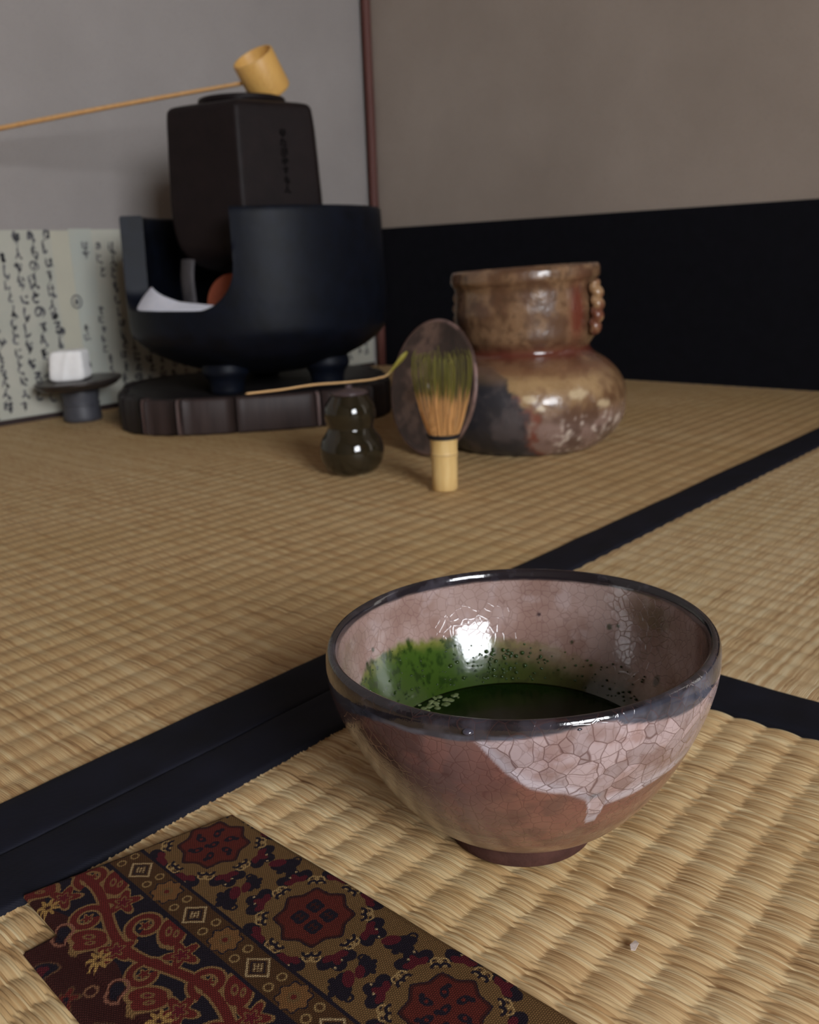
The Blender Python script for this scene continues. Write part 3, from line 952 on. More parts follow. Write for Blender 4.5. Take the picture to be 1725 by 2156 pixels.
def brocade(U, Y):
    """painted pattern: U from the fold edge (m), Y along the cloth (m)"""
    n = U.size
    c = np.tile(GOLD, (n, 1))

    def put(mask, colr):
        c[mask] = colr

    def local(u0, y0, a=0.0):
        du, dy = U - u0, Y - y0
        return du * math.cos(a) + dy * math.sin(a), -du * math.sin(a) + dy * math.cos(a)

    def floret(u0, y0, a, s=1.0, c1=NAVY, c2=CRIM):
        x, y = local(u0, y0, a)                                # opens along +x
        r = np.hypot(x, y)
        ph = np.arctan2(y, x)
        put((r < 0.0058 * s * (0.72 + 0.28 * np.abs(np.cos(3.0 * ph)))) & (np.abs(ph) < 1.75), c1)
        put((r < 0.0036 * s * (0.8 + 0.2 * np.cos(5 * ph))) & (np.abs(ph) < 1.9), c2)
        put(((x - 0.0042 * s) ** 2 + (y - 0.0012 * s) ** 2 < (0.00042) ** 2) | ((x - 0.0026 * s) ** 2 + (y + 0.0011 * s) ** 2 < 0.0004 ** 2), CREAM)
        for sg in (1, -1):                                     # side curls
            rr = np.hypot(x + 0.0012 * s, y - sg * 0.0046 * s)
            put((np.abs(rr - 0.0013 * s) < 0.00032) & (x > -0.0026 * s), C(150, 122, 80))

    def leafpair(u0, y0, a, s=1.0):
        x, y = local(u0, y0, a)
        put((x / (0.0050 * s)) ** 2 + (y / (0.0026 * s)) ** 2 < 1, NAVY)
        put(((x - 0.0025 * s) / (0.0030 * s)) ** 2 + ((y - 0.0016 * s) / (0.0018 * s)) ** 2 < 1, CRIM)
        for k in (-1, 0, 1):
            put((x - k * 0.0022 * s) ** 2 + (y + 0.0030 * s) ** 2 < (0.0012 * s) ** 2, NAVY)
        rr = np.hypot(x + 0.004 * s, y - 0.0015 * s)
        put(np.abs(rr - 0.0012 * s) < 0.00040, NAVY)
    # --- wide gold stripe with medallions
    P_ = 0.0525
    for k in range(-2, 4):
        yc = 0.2335 - k * P_
        uc = 0.0148
        for j in range(8):
            a = j * math.pi / 4 + math.pi / 8
            floret(uc + 0.0165 * math.cos(a), yc + 0.0172 * math.sin(a), a, 1.15)
        for j in range(8):
            a = j * math.pi / 4
            x, y = local(uc + 0.0142 * math.cos(a), yc + 0.0146 * math.sin(a), a)
            rr = np.hypot(x, np.abs(y) - 0.0012)
            put((np.abs(rr - 0.0013) < 0.0005) & (x > -0.0003), NAVY)
        leafpair(uc + 0.0125, yc - P_ / 2, 2.3)
        leafpair(uc - 0.0095, yc - P_ / 2 - 0.001, 0.6)
        leafpair(uc + 0.0035, yc - P_ / 2 + 0.0005, -0.7, 0.8)
        x, y = local(uc, yc)
        r = np.hypot(x, y)
        ph = np.arctan2(y, x)
        octo = r * np.cos((ph % (math.pi / 4)) - math.pi / 8) / (1 + 0.05 * np.cos(8 * ph))
        put(octo < 0.0112, NAVY)
        put(octo < 0.0108, DRED)
        put((octo < 0.0099), C(84, 34, 27))
        if k % 2 == 1:
            for sx in (-1, 1):
                for sy in (-1, 1):
                    x, y = local(uc + sx * 0.0031, yc + sy * 0.0031)
                    sq = np.maximum(np.abs(x), np.abs(y))
                    put((sq < 0.0024) & (np.hypot(x, y) < 0.0029), NAVY)
                    put((np.abs(x) < 0.0012) & (np.abs(np.abs(y) - 0.0008) < 0.00028), DRED)
                    put((np.abs(x) < 0.00025) & (np.abs(y) < 0.0016), DRED)
        else:
            for j in range(7):
                rr_, aa = (0.0, 0) if j == 0 else (0.0058, j * math.pi / 3 + 0.3)
                x, y = local(uc + rr_ * math.cos(aa), yc + rr_ * math.sin(aa), aa)
                put((x / 0.0021) ** 2 + (y / 0.0013) ** 2 < 1, NAVY)
                put((np.hypot(x - 0.002, y - 0.0012) < 0.0009), NAVY)
                put((np.hypot(x, y) < 0.0006), RED)
    # --- brown diamond band
    B0, B1 = 0.0335, 0.0435
    put((U > B0 - 0.0012) & (U < B1 + 0.0012), NAVY)
    put((U > B0) & (U < B1), BROWN)
    for k in range(-3, 8):
        y0 = 0.2410 - k * 0.0315
        x, y = local((B0 + B1) / 2, y0)
        dd = np.abs(x) / 0.0046 + np.abs(y) / 0.0052
        put((dd < 1.0) & (dd > 0.80), CREAM)
        put((dd < 0.62) & (dd > 0.50), NAVY)
        put((dd < 0.4) & (np.floor(x / 0.0007) + np.floor(y / 0.0007)).astype(int) % 2 == 1, CREAM)
        x, y = local((B0 + B1) / 2, y0 - 0.01575)
        r = np.hypot(x, y)
        ph = np.arctan2(y, x)
        ro = r / (0.90 + 0.10 * np.cos(8 * ph))
        put((ro < 0.0056), C(110, 76, 44))
        put((ro < 0.0056) & (ro > 0.0050), NAVY)
        put(ro < 0.0022, GOLD)
        put(ro < 0.0010, RED)
        for sy in (-1, 1):
            x, y = local((B0 + B1) / 2, y0 + sy * 0.0078)
            rr = np.hypot(np.abs(x) - 0.0024, y)
            put(np.abs(rr - 0.0013) < 0.00030, C(132, 106, 68))
    # --- vine scroll on dark navy
    V0, V1 = B1 + 0.0012, 0.0655
    inv = (U > V0) & (U <= V1 + 0.012)
    put(inv, NAVY)
    d = np.full(n, 1.0)
    uc = (V0 + V1) / 2 + 0.001
    vine = np.abs(U - uc - 0.0038 * np.sin(2 * math.pi * Y / 0.066)) - 0.0014
    d = np.minimum(d, vine)
    for k in range(-2, 9):
        yb = 0.2500 - k * 0.0165
        sg = 1 if k % 2 else -1
        x, y = local(uc + sg * 0.0052, yb, 0.5 * sg)
        r = np.hypot(x, y)
        ph = np.arctan2(y, x * sg)
        sp = np.abs(r - (0.0040 + 0.0013 * (ph / math.pi))) - 0.0010
        d = np.minimum(d, np.where(r < 0.0070, sp, 1))
        ro = np.hypot(x, y) / (0.75 + 0.25 * np.cos(5 * ph)) - 0.0016
        d = np.minimum(d, ro)
        x, y = local(uc - sg * 0.0058, yb - 0.002)
        ph = np.arctan2(y, x)
        ro = (np.hypot(x, y) / (0.74 + 0.26 * np.cos(5 * ph + k)) - 0.0054)
        d = np.minimum(d, ro * 0.7)
        x, y = local(uc + sg * 0.0085, yb - 0.0075, 0.9 * sg)
        le = (np.sqrt((x / 0.0054) ** 2 + (y / 0.0028) ** 2) - 1) * 0.0028
        d = np.minimum(d, le)
        x, y = local(uc - sg * 0.0095, yb + 0.0065, -0.7 * sg)
        le = (np.sqrt((x / 0.0050) ** 2 + (y / 0.0026) ** 2) - 1) * 0.0026
        d = np.minimum(d, le)
    put(inv & (d < 0.0008), C(122, 92, 58))
    put(inv & (d < 0.0), RED)
    put(inv & (d < -0.0010), C(92, 32, 29))
    put(inv & (d < -0.0017) & (d > -0.0023), C(112, 80, 50))
    put(inv & (d < -0.0023), C(88, 26, 32))
    # --- dark red stripe with small gold flowers
    bord = V1 + 0.0012 * np.sin(Y * 260)
    last = ((U > bord) & (d > 0.0008)) | (U > 0.0760)
    put(last, DRED)
    for k in range(-2, 8):
        y0 = 0.2475 - k * 0.0322
        x, y = local(0.0672, y0)
        ph = np.arctan2(y, x)
        ro = np.hypot(x, y) / (0.72 + 0.28 * np.cos(8 * ph))
        put(ro < 0.0040, C(150, 116, 66))
        put(ro < 0.0012, DRED)
        x, y = local(0.0690, y0 - 0.0135)
        rr = np.hypot(x, y)
        put((np.abs(rr - 0.0032) < 0.00045), C(128, 84, 66))
        put((rr < 0.0022), NAVY)
        x, y = local(0.0735, y0 - 0.007)
        rr = np.hypot(x, y)
        put((rr < 0.0022) & (rr > 0.0014), C(120, 84, 60))
        x, y = local(0.0795, y0 - 0.004)
        ph = np.arctan2(y, x)
        ro = np.hypot(x, y) / (0.72 + 0.28 * np.cos(5 * ph))
        put(ro < 0.0046, C(88, 62, 42))
        put(ro < 0.0036, RED)
        put(ro < 0.0014, NAVY)
        x, y = local(0.0800, y0 - 0.020, 0.7)
        le = (x / 0.0058) ** 2 + (y / 0.0026) ** 2
        put((le < 1.35), C(96, 66, 46))
        put(le < 1, NAVY)
        put(le < 0.3, CRIM)
    return c


def brocade_mat():
    m, nt, b = material('woven brocade', (0.1, 0.05, 0.03, 1), 0.7, 0.3)
    uv = nd(nt, 'ShaderNodeTexCoord').outputs['UV']
    s = nd(nt, 'ShaderNodeSeparateXYZ', i0=vmul(nt, uv, (1 / 0.00075, 1 / 0.00062, 1)))
    a = mth(nt, 'SINE', mth(nt, 'MULTIPLY', s.outputs[0], 2 * math.pi))
    row = mth(nt, 'MULTIPLY', mth(nt, 'FLOOR', s.outputs[1]), math.pi)
    a = mth(nt, 'SINE', mth(nt, 'ADD', mth(nt, 'MULTIPLY', s.outputs[0], 2 * math.pi), row))
    bz = mth(nt, 'SINE', mth(nt, 'MULTIPLY', mth(nt, 'FRACT', s.outputs[1]), math.pi))
    h = mth(nt, 'MULTIPLY', mth(nt, 'ADD', mth(nt, 'MULTIPLY', a, 0.5), 0.5), bz)
    k = mth(nt, 'ADD', mth(nt, 'MULTIPLY', h, 1.15), 0.50)
    cc = nd(nt, 'ShaderNodeVectorMath', {'operation': 'SCALE'}, i0=attr(nt, 'col'), Scale=k).outputs[0]
    setin(nt, b, 'Base Color', cc)
    setin(nt, b, 'Normal', bump(nt, h, 0.5, 0.0003))
    b.inputs['Specular IOR Level'].default_value = 0.12
    return m


M_BROC = brocade_mat()


def cloth_layer(name, xr, xl, ytop_r, ytop_l, ybot, z0, th, parent, step=0.00028, seed=1, fold=True):
    nu, nv = int(0.075 / step), int((0.262 - ybot) / step)
    a = np.linspace(0, 1, nu)
    b = np.linspace(0, 1, nv)
    A, B = np.meshgrid(a, b, indexing='ij')
    yt = ytop_r + (ytop_l - ytop_r) * A
    Yc = yt + (ybot - yt) * B
    xr_ = xr - (0.2438 - Yc) * 0.023
    xl_ = xl - (0.2438 - Yc) * 0.075
    wob = 0.0007 * (vnoise(np.stack([Yc, 0 * Yc, 0 * Yc + seed], -1), 40, seed) - 0.5)
    Xc = xr_ + (xl_ - xr_) * A + wob * ((A < 0.02) | (A > 0.98))
    e = np.minimum(np.minimum(A * nu, (1 - A) * nu), np.minimum(B * nv, (1 - B) * nv)) * step
    top = th * (0.25 + 0.75 * np.sqrt(np.clip(e / (th * 1.2), 0, 1)))
    P = np.stack([Xc, Yc, 0 * Xc], -1)
    Zc = z0 + top + (e > 0.0005) * 0.0009 * (fbm(P, 30, seed, 3) - 0.45)
    Zc = np.where(e < 1e-9, z0, Zc)
    U = 0.170 - Xc - (0.2438 - Yc) * 0.060
    colr = brocade(U.ravel(), Yc.ravel())
    V = np.stack([Xc, Yc, Zc], -1).reshape(-1, 3)
    rim = [gridf(nu, nv)]
    bottom = np.concatenate([np.arange(nu) * nv, (nu - 1) * nv + np.arange(1, nv), np.arange(nu - 2, -1, -1) * nv + nv - 1, np.arange(nv - 2, 0, -1)])
    rim.append(bottom[None, :])
    return mesh(name, V, rim, M_BROC, parent, col=colr, uv=np.stack([U, Yc], -1).reshape(-1, 2))


cloth = thing('brocade_cloth', 'small folded red and gold brocade cloth beside the tea bowl', 'cloth', (0.13, 0.17, 0))
cloth_layer('lower_layer', 0.1690, 0.0905, 0.2330, 0.2384, 0.06, 0.0002, 0.0016, cloth, 0.0005, 3)
cloth_layer('upper_layer', 0.1703, 0.1003, 0.2436, 0.2606, 0.06, 0.0018, 0.0017, cloth, 0.00028, 1)

# speck of lint on the near mat
lv = 0.7 * np.array([[0, 0, 0], [0.0042, 0.0006, 0.0002], [0.0050, 0.0026, 0], [0.0012, 0.0030, 0.0003], [-0.0008, 0.0014, 0]]) + [0.2008, 0.1030, 0.0003]
lv = np.concatenate([lv, lv + [0, 0, 0.0003]])
tag(mesh('paper_scrap', lv, [np.array([[4, 3, 2, 1, 0]]), np.array([[5, 6, 7, 8, 9]]), np.array([[i, (i + 1) % 5, 5 + (i + 1) % 5, 5 + i] for i in range(5)])], M_LINT, smooth_shade=False, loc=(0.2008, 0.1030, 0)),
    'tiny pale scrap of paper caught on the rush mat', 'scrap')

# ================================================================== whisk
WC = np.array([0.5846, 0.4859])
whisk = thing('tea_whisk', 'bamboo tea whisk standing upright with green stained tines', 'whisk', (WC[0], WC[1], 0))
hp = [(0.0098, 0.0), (0.0106, 0.0008), (0.0107, 0.012), (0.0108, 0.027), (0.0112, 0.0295), (0.0116, 0.0306), (0.0112, 0.0318), (0.0110, 0.034), (0.0113, 0.042), (0.0122, 0.0445), (0.0105, 0.0452), (0.0098, 0.042), (0.0098, 0.002)]
V, F, *_ = lathe([(0.0005, 0)] + hp + [(0.0005, 0.002)], WC, 56)
whisk_handle = mesh('handle', V, F, M_BAMBOO, whisk)
V, F, T, Z, R, K = lathe([(0.0113, 0.0303), (0.01175, 0.0307), (0.0113, 0.0312)], WC, 56, close=False)
M_NODE = simple('brown bamboo node', lin(150, 116, 84), lin(134, 100, 72), 120)
mesh('node_ring', V, F, M_NODE, whisk_handle)
tb = []
for zz in (0.0447, 0.0458, 0.0469):
    a = np.linspace(0, 2 * math.pi, 40)
    rr = 0.0127 + (zz - 0.0447) * 0.3
    P = np.c_[WC[0] + rr * np.cos(a), WC[1] + rr * np.sin(a), np.full(40, zz)]
    tb.append(tube(P, 0.00085, 8, (1, 1, (0, 0, 1))))
mesh('binding_thread', *join(tb), M_THREAD, whisk)


def tines(name, n, rp, w0, w1, rnd, jit):
    parts, cols = [], []
    for i in range(n):
        a = 2 * math.pi * (i + jit * rnd.uniform(-1, 1)) / n
        k = rnd.uniform(0.985, 1.015)
        p = spline(np.array(rp) * [k, 1], 22)
        p[:, 1] += (p[:, 1] - p[0, 1]) * 0.02 * rnd.normal()
        dirv = np.array([math.cos(a), math.sin(a), 0])
        P = np.array([WC[0], WC[1], 0]) + p[:, :1] * dirv + np.c_[0 * p[:, 1], 0 * p[:, 1], p[:, 1]]
        P[:, :2] += np.array([-dirv[1], dirv[0]]) * (np.linspace(0, 1, 22)[:, None] ** 2) * 0.0012 * rnd.normal() * jit
        V, F = tube(P, np.linspace(w0, w1, 22), 6, (1, 0.5, dirv))
        parts.append((V, F))
        lim = 0.079 + 0.004 * rnd.normal()
        t = smooth(V[:, 2], lim - 0.003, lim + 0.004)
        base = C(214, 160, 100) * rnd.uniform(0.85, 1.05)
        gr = C(112, 102, 42) * (1 - 0.5 * rnd.random()) + C(62, 74, 24) * 0.35
        cols.append(base * (1 - t[:, None]) + gr * t[:, None])
    V, F = join(parts)
    return stuff(mesh(name, V, F, M_TINE, whisk, col=np.concatenate(cols)))


M_TINE, nt, b = painted('whisk tines', 0.5, 0.3, 0, 0)
rw = np.random.default_rng(5)
tines('outer_tines', 64, [(0.0116, 0.0452), (0.0135, 0.0500), (0.0222, 0.0830), (0.0246, 0.1010), (0.0238, 0.1105), (0.0224, 0.1140)], 0.00048, 0.00026, rw, 0.3)
tines('inner_tines', 40, [(0.0085, 0.0452), (0.0090, 0.0520), (0.0100, 0.0800), (0.0110, 0.1000), (0.0100, 0.1085)], 0.00045, 0.00026, rw, 0.5)

# ================================================================== gourd caddy and scoop
GC = np.array([0.5904, 0.6006])
caddy = thing('tea_caddy', 'small dark glazed gourd-shaped tea caddy with a scoop laid across its lid', 'caddy', (GC[0], GC[1], 0))
gp = [(0.0002, 0.0006), (0.0175, 0.0003), (0.0190, 0.0006), (0.0222, 0.0026), (0.0275, 0.0105), (0.0296, 0.0205), (0.0272, 0.0310), (0.0222, 0.0385), (0.0206, 0.0425), (0.0219, 0.0468), (0.0236, 0.0545), (0.0219, 0.0628), (0.0180, 0.0690), (0.0163, 0.0712), (0.0160, 0.0722)]
V, F, *_ = lathe(np.r_[[gp[0], gp[1]], spline(gp[2:13], 70), gp[13:], [(0.0002, 0.0722)]], GC, 96)
mesh('caddy_body', V, F, M_GOURD, caddy)
lp_ = [(0.0002, 0.0718), (0.0158, 0.0718), (0.0172, 0.0724), (0.0174, 0.0738), (0.0160, 0.0752), (0.0110, 0.0766), (0.0050, 0.0775), (0.0032, 0.0780), (0.0030, 0.0790), (0.0036, 0.0799), (0.0030, 0.0806), (0.0002, 0.0808)]
V, F, *_ = lathe(lp_, GC, 64)
mesh('caddy_lid', V, F, M_GLID, caddy)

sp = [(0.4994, 0.6336, 0.0818), (0.5375, 0.6327, 0.0819), (0.5730, 0.6268, 0.0819), (0.5975, 0.6061, 0.0816), (0.6170, 0.5990, 0.0818), (0.6300, 0.5942, 0.0823)]
A0, A1 = np.array(sp[0]), np.array([0.6330, 0.5905, 0.0830])
dirs = A1 - A0
pts = [A0 + dirs * t + np.array([0, 0, dz]) for t, dz in ((0, 0.0004), (0.22, 0.0002), (0.45, 0.0010), (0.70, -0.0004), (0.93, 0.0), (0.985, 0.0012))]
lv_ = np.array([0.683, -0.730, 0])          # image-right at the caddy
tip = A1 + np.array([0, 0, 0.0018])
pts += [tip + lv_ * t * 0.0185 + np.array([0, 0, 0.0206 * t ** 0.95]) for t in (0.12, 0.4, 0.7, 1.0)]
P = spline(pts, 60)
t = np.linspace(0, 1, 60)
rad = 0.0021 + 0.0002 * np.sin(t * 3) + 0.0022 * smooth(t, 0.86, 0.95)
rad = rad * np.minimum(1, np.sqrt(np.clip((1 - t) * 30, 0.05, 1))) * np.minimum(1, np.sqrt(np.clip(t * 60 + 0.2, 0, 1)))
wdir = np.array([0.56, 0.35, 0.75])
V, F = tube(P, rad, 14, (1, 0.42, (0.25, 0.20, 0.95)))
gsc = np.repeat(t[None, :], 14, 0).ravel()
cs = mixn(np.tile(C(224, 182, 128), (len(V), 1)), C(150, 140, 62), smooth(gsc, 0.80, 0.88))
M_SCOOP, nt, b = painted('bamboo scoop', 0.45, 0.4, 0, 0.15, 200, 0.0004)
tag(mesh('tea_scoop', V, F, M_SCOOP, col=cs, loc=(0.59, 0.6, 0.0808)), 'slender bamboo tea scoop with bent green tip resting on the gourd caddy', 'scoop')

# ================================================================== water jar and its lid
JC = np.array([0.78685, 0.54365])
jar = thing('water_jar', 'rugged brown ash-glazed stoneware water jar with ear lugs', 'jar', (JC[0], JC[1], 0))
jo = [(0.0700, 0.0), (0.0745, 0.0008), (0.0790, 0.0040), (0.0885, 0.0128), (0.0972, 0.0254), (0.1006, 0.0450), (0.0985, 0.0600), (0.0912, 0.0730), (0.0800, 0.0835), (0.0690, 0.0905), (0.0645, 0.0945), (0.0635, 0.0985), (0.0655, 0.1025), (0.0680, 0.1060), (0.0698, 0.1200), (0.0706, 0.1330), (0.0694, 0.1480), (0.0692, 0.1555), (0.0708, 0.1600), (0.0730, 0.1625), (0.0734, 0.1690), (0.0728, 0.1725), (0.0712, 0.1745), (0.0685, 0.1742), (0.0668, 0.1710), (0.0645, 0.150), (0.0640, 0.120), (0.0590, 0.100), (0.075, 0.080), (0.090, 0.050), (0.080, 0.015), (0.0002, 0.008)]
pj = np.r_[[(0.0002, 0.0002)], spline(jo, 260)]


def jar_r(T, Z):
    P = np.stack([np.cos(T), np.sin(T), Z * 9], -1)
    k = smooth(Z, 0.0, 0.02)
    return 1 + k * (0.035 * (fbm(P, 1.4, 12, 3) - 0.5) + 0.010 * (fbm(P, 7, 14, 3) - 0.5)) - 0.018 * np.exp(-((T - 0.18) / 0.22) ** 2 - ((Z - 0.125) / 0.016) ** 2)


V, F, T, Z, R, K = lathe(pj, JC, 360, 0, jar_r, lambda T, Z, R: smooth(Z, 0.05, 0.174) * 0.0026 * np.sin(T))
deg = np.degrees(T)
P3 = V - np.array([JC[0], JC[1], 0])
n1, n2, n3 = fbm(P3, 22, 31), fbm(P3, 70, 33), fbm(P3, 220, 35, 3)
nV = len(V)
col = mixn(np.tile(C(128, 98, 72), (nV, 1)), C(92, 64, 46), smooth(n2, 0.38, 0.66))
col = mixn(col, C(156, 128, 94), 0.75 * smooth(n1, 0.50, 0.68))
col = mixn(col, C(86, 62, 44), 0.7 * smooth(n3, 0.56, 0.70) * (Z > 0.1))
nk = np.exp(-((Z - 0.0955) / 0.007) ** 2)
col = mixn(col, C(92, 42, 32), 0.9 * nk)
body = 1 - smooth(Z, 0.082, 0.092)
ash = body * smooth(Z + 0.012 * (n1 - 0.5) * 2, 0.040, 0.062) * (0.55 + 0.45 * smooth(n1, 0.4, 0.6)) * (1 - smooth(Z, 0.074, 0.088) * 0.6)
col = mixn(col, mixn(np.tile(C(170, 138, 96), (nV, 1)), C(140, 106, 72), smooth(n2, 0.42, 0.62)), 0.8 * ash)
col = mixn(col, C(112, 72, 50), body * 0.7 * smooth(Z, 0.072, 0.084))
lowm = body * (1 - smooth(Z + 0.01 * (n2 - 0.5), 0.030, 0.050))
col = mixn(col, mixn(np.tile(C(140, 116, 108), (nV, 1)), C(102, 80, 72), smooth(n2, 0.4, 0.65)), 0.85 * lowm)
lim = np.interp(Z, [0, .02, .045, .07, .085], [14, 9, 2, -12, -18]) + 26 * (n1 - 0.5) + 22 * (n2 - 0.5) + 10 * (n3 - 0.5)
char = body * (1 - smooth(deg, lim - 4, lim + 4)) * (1 - smooth(Z + 0.02 * (n1 - .5), 0.070, 0.092)) * smooth(deg, -170, -140)
chc = mixn(np.tile(C(44, 42, 46), (nV, 1)), C(74, 66, 66), smooth(n2, 0.45, 0.65))
col = mixn(col, chc, np.clip(char, 0, 1))
edge = np.exp(-((deg - lim - 1) / 4) ** 2) * body * (Z < 0.062) * smooth(n2, 0.42, 0.55)
col = mixn(col, C(126, 62, 44), 0.8 * edge)
spots = smooth(n3, 0.60, 0.68) * lowm
col = mixn(col, C(206, 190, 176), 0.8 * spots * smooth(deg, 10, 25))
for da, dz, rx, rz in ((30, .061, 7, .006), (46, .050, 6, .005), (3, .059, 5, .004), (8, .050, 3, .003)):
    q = ((deg - da) / rx) ** 2 + ((Z - dz) / rz) ** 2 + 1.2 * (n2 - 0.5)
    col = mixn(col, C(206, 184, 148), 0.7 * (1 - smooth(q + 1.6 * (n3 - 0.5), 0.2, 1.1)) * body)
redm = np.exp(-((deg - 44) / 7) ** 2 - ((Z - 0.133) / 0.024) ** 2) * (Z > 0.1)
col = mixn(col, C(104, 46, 34), np.clip(1.3 * redm, 0, 0.9))
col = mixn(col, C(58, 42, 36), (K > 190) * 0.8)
glz = np.clip(0.30 - 0.12 * nk + 0.30 * char + 0.2 * (n2 - 0.5), 0.08, 0.8)
M_JAR, nt, b = painted('ash glazed stoneware', 0.26, 0.5, 0.35, 0.55, 80, 0.0022)
setin(nt, b, 'Roughness', attr(nt, 'rgh', 'Fac'))
mesh('jar_body', V, F, M_JAR, jar, col=col, fl={'rgh': glz})
fj, lj = frame(JC)
M_EAR, nt, b = painted('lug glaze', 0.3, 0.5, 0.3, 0.4, 150, 0.001)
for a0 in (61, 241):
    a = math.radians(a0)
    dv, tv = math.cos(a) * fj + math.sin(a) * lj, -math.sin(a) * fj + math.cos(a) * lj
    zz = np.linspace(0.112, 0.1575, 46)
    t = np.linspace(0, 1, 46)
    prj = 0.0695 + 0.0035 + 0.0050 * np.sin(t * math.pi) ** 0.5 + 0.0016 * np.sin(t * 4.2 * 2 * math.pi)
    P = np.array([JC[0], JC[1], 0]) + prj[:, None] * dv + np.c_[0 * zz, 0 * zz, zz + 0.0024 * math.sin(a)]
    V, F = tube(P, 0.0064 * (0.86 + 0.14 * np.abs(np.sin(t * 4.2 * math.pi))), 14, (1.1, 0.85, dv))
    P3 = V - np.array([JC[0], JC[1], 0])
    cc = mixn(np.tile(C(156, 122, 88), (len(V), 1)), C(108, 62, 44), smooth(fbm(P3, 120, 40), 0.4, 0.6))
    mesh('ear_lug', V, F, M_EAR, jar, col=cc)

# lid leaning on the jar
g0 = np.array([0.67622, 0.58795, 0.0])
Ug = np.array([g0[0], g0[1], 0]) / np.hypot(g0[0], g0[1])
Lg = np.array([Ug[1], -Ug[0], 0])
az, al, RL = math.radians(53), math.radians(11), 0.066
mv = -Ug * math.cos(az) - Lg * math.sin(az)
sd = np.array([-mv[1], mv[0], 0])
upv = np.array([-mv[0] * math.sin(al), -mv[1] * math.sin(al), math.cos(al)])
nv_ = np.cross(sd, upv)
nv_ = nv_ if nv_ @ mv > 0 else -nv_
cl = g0 + upv * RL + np.array([0, 0, 0.0012])
lprof = [(0.0003, -0.0040), (0.060, -0.0040), (0.0640, -0.0030), (0.0660, -0.0010), (0.0658, 0.0008), (0.0640, 0.0016), (0.060, 0.0012), (0.045, 0.0004), (0.020, 0.0008), (0.0003, 0.0010)]


def disc(prof, n=96):
    pr_ = np.array(prof)
    th = np.linspace(0, 2 * math.pi, n, endpoint=False)
    Tg, Kg = np.meshgrid(th, np.arange(len(pr_)), indexing='ij')
    V = cl + pr_[Kg, 0][..., None] * (np.cos(Tg)[..., None] * sd + np.sin(Tg)[..., None] * upv) + pr_[Kg, 1][..., None] * nv_
    return V.reshape(-1, 3), [gridf(n, len(pr_), True), np.arange(n)[None] * len(pr_), np.arange(n)[None, ::-1] * len(pr_) + len(pr_) - 1], Tg.ravel(), pr_[Kg, 0].ravel()


jl = thing('jar_lid', 'round brown stoneware lid leaning on edge against the water jar', 'lid', g0)
V, F, Tg, Rg = disc(np.r_[[lprof[0]], spline(lprof[1:], 60)])
P3 = V - cl
n1, n2 = fbm(P3, 40, 51), fbm(P3, 130, 53)
cc = mixn(np.tile(C(122, 96, 84), (len(V), 1)), C(66, 50, 45), smooth(0.5 * n1 + 0.5 * n2, 0.42, 0.58))
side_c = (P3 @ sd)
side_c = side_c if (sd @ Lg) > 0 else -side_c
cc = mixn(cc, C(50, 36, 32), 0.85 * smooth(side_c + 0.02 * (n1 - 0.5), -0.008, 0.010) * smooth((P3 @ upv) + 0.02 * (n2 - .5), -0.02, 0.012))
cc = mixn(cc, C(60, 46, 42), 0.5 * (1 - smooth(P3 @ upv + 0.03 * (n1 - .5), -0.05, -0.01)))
cc = mixn(cc, C(150, 118, 110), smooth(Rg, 0.0625, 0.0645) * 0.7 * smooth(n2, 0.35, 0.6))
M_JLID, nt, b = painted('lid stoneware', 0.42, 0.45, 0.1, 0.4, 120, 0.001)
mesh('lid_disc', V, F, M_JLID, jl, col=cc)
kp = [(0.0003, 0.0006), (0.008, 0.0006), (0.0068, 0.004), (0.0085, 0.008), (0.0100, 0.011), (0.0085, 0.0135), (0.0003, 0.0142)]
V, F, Tg, Rg = disc(np.r_[[kp[0]], spline(kp[1:], 24)], 36)
mesh('lid_knob', V, F, M_JLID, jl, col=np.tile(C(70, 50, 44), (len(V), 1)))

# ================================================================== board under the brazier
UB = np.array([0.6145, 0.7889, 0])
UB /= np.linalg.norm(UB)
LB = np.array([UB[1], -UB[0], 0])
bcen = UB * (1.0836 + 0.148) + LB * 0.022
BW, BD, BT = 0.172, 0.148, 0.042


def board_pt(a, k=1.0):
    """superellipse outline; a = 0 faces the camera"""
    n = 3.0
    c, s = math.cos(a), math.sin(a)
    r = (abs(c) ** n + abs(s) ** n) ** (-1 / n)
    return bcen + (-UB) * c * r * BD * k + LB * s * r * BW * k


board = thing('wooden_board', 'thick round-cornered dark wooden board of staves under the brazier', 'board', (bcen[0], bcen[1], 0))
na = 120
aa = np.linspace(-math.pi, math.pi, na, endpoint=False)
rings = [(0.90, 0.0005), (0.935, 0.0005), (0.935, BT - 0.001), (0.925, BT), (0.5, BT), (0.01, BT)]
V = np.array([board_pt(a, k) + np.array([0, 0, z]) for a in aa for k, z in rings])
nr = len(rings)
mesh('board_core', V, [gridf(na, nr, True), np.arange(na)[None] * nr, np.arange(na)[None, ::-1] * nr + nr - 1], M_BOARDTOP, board)
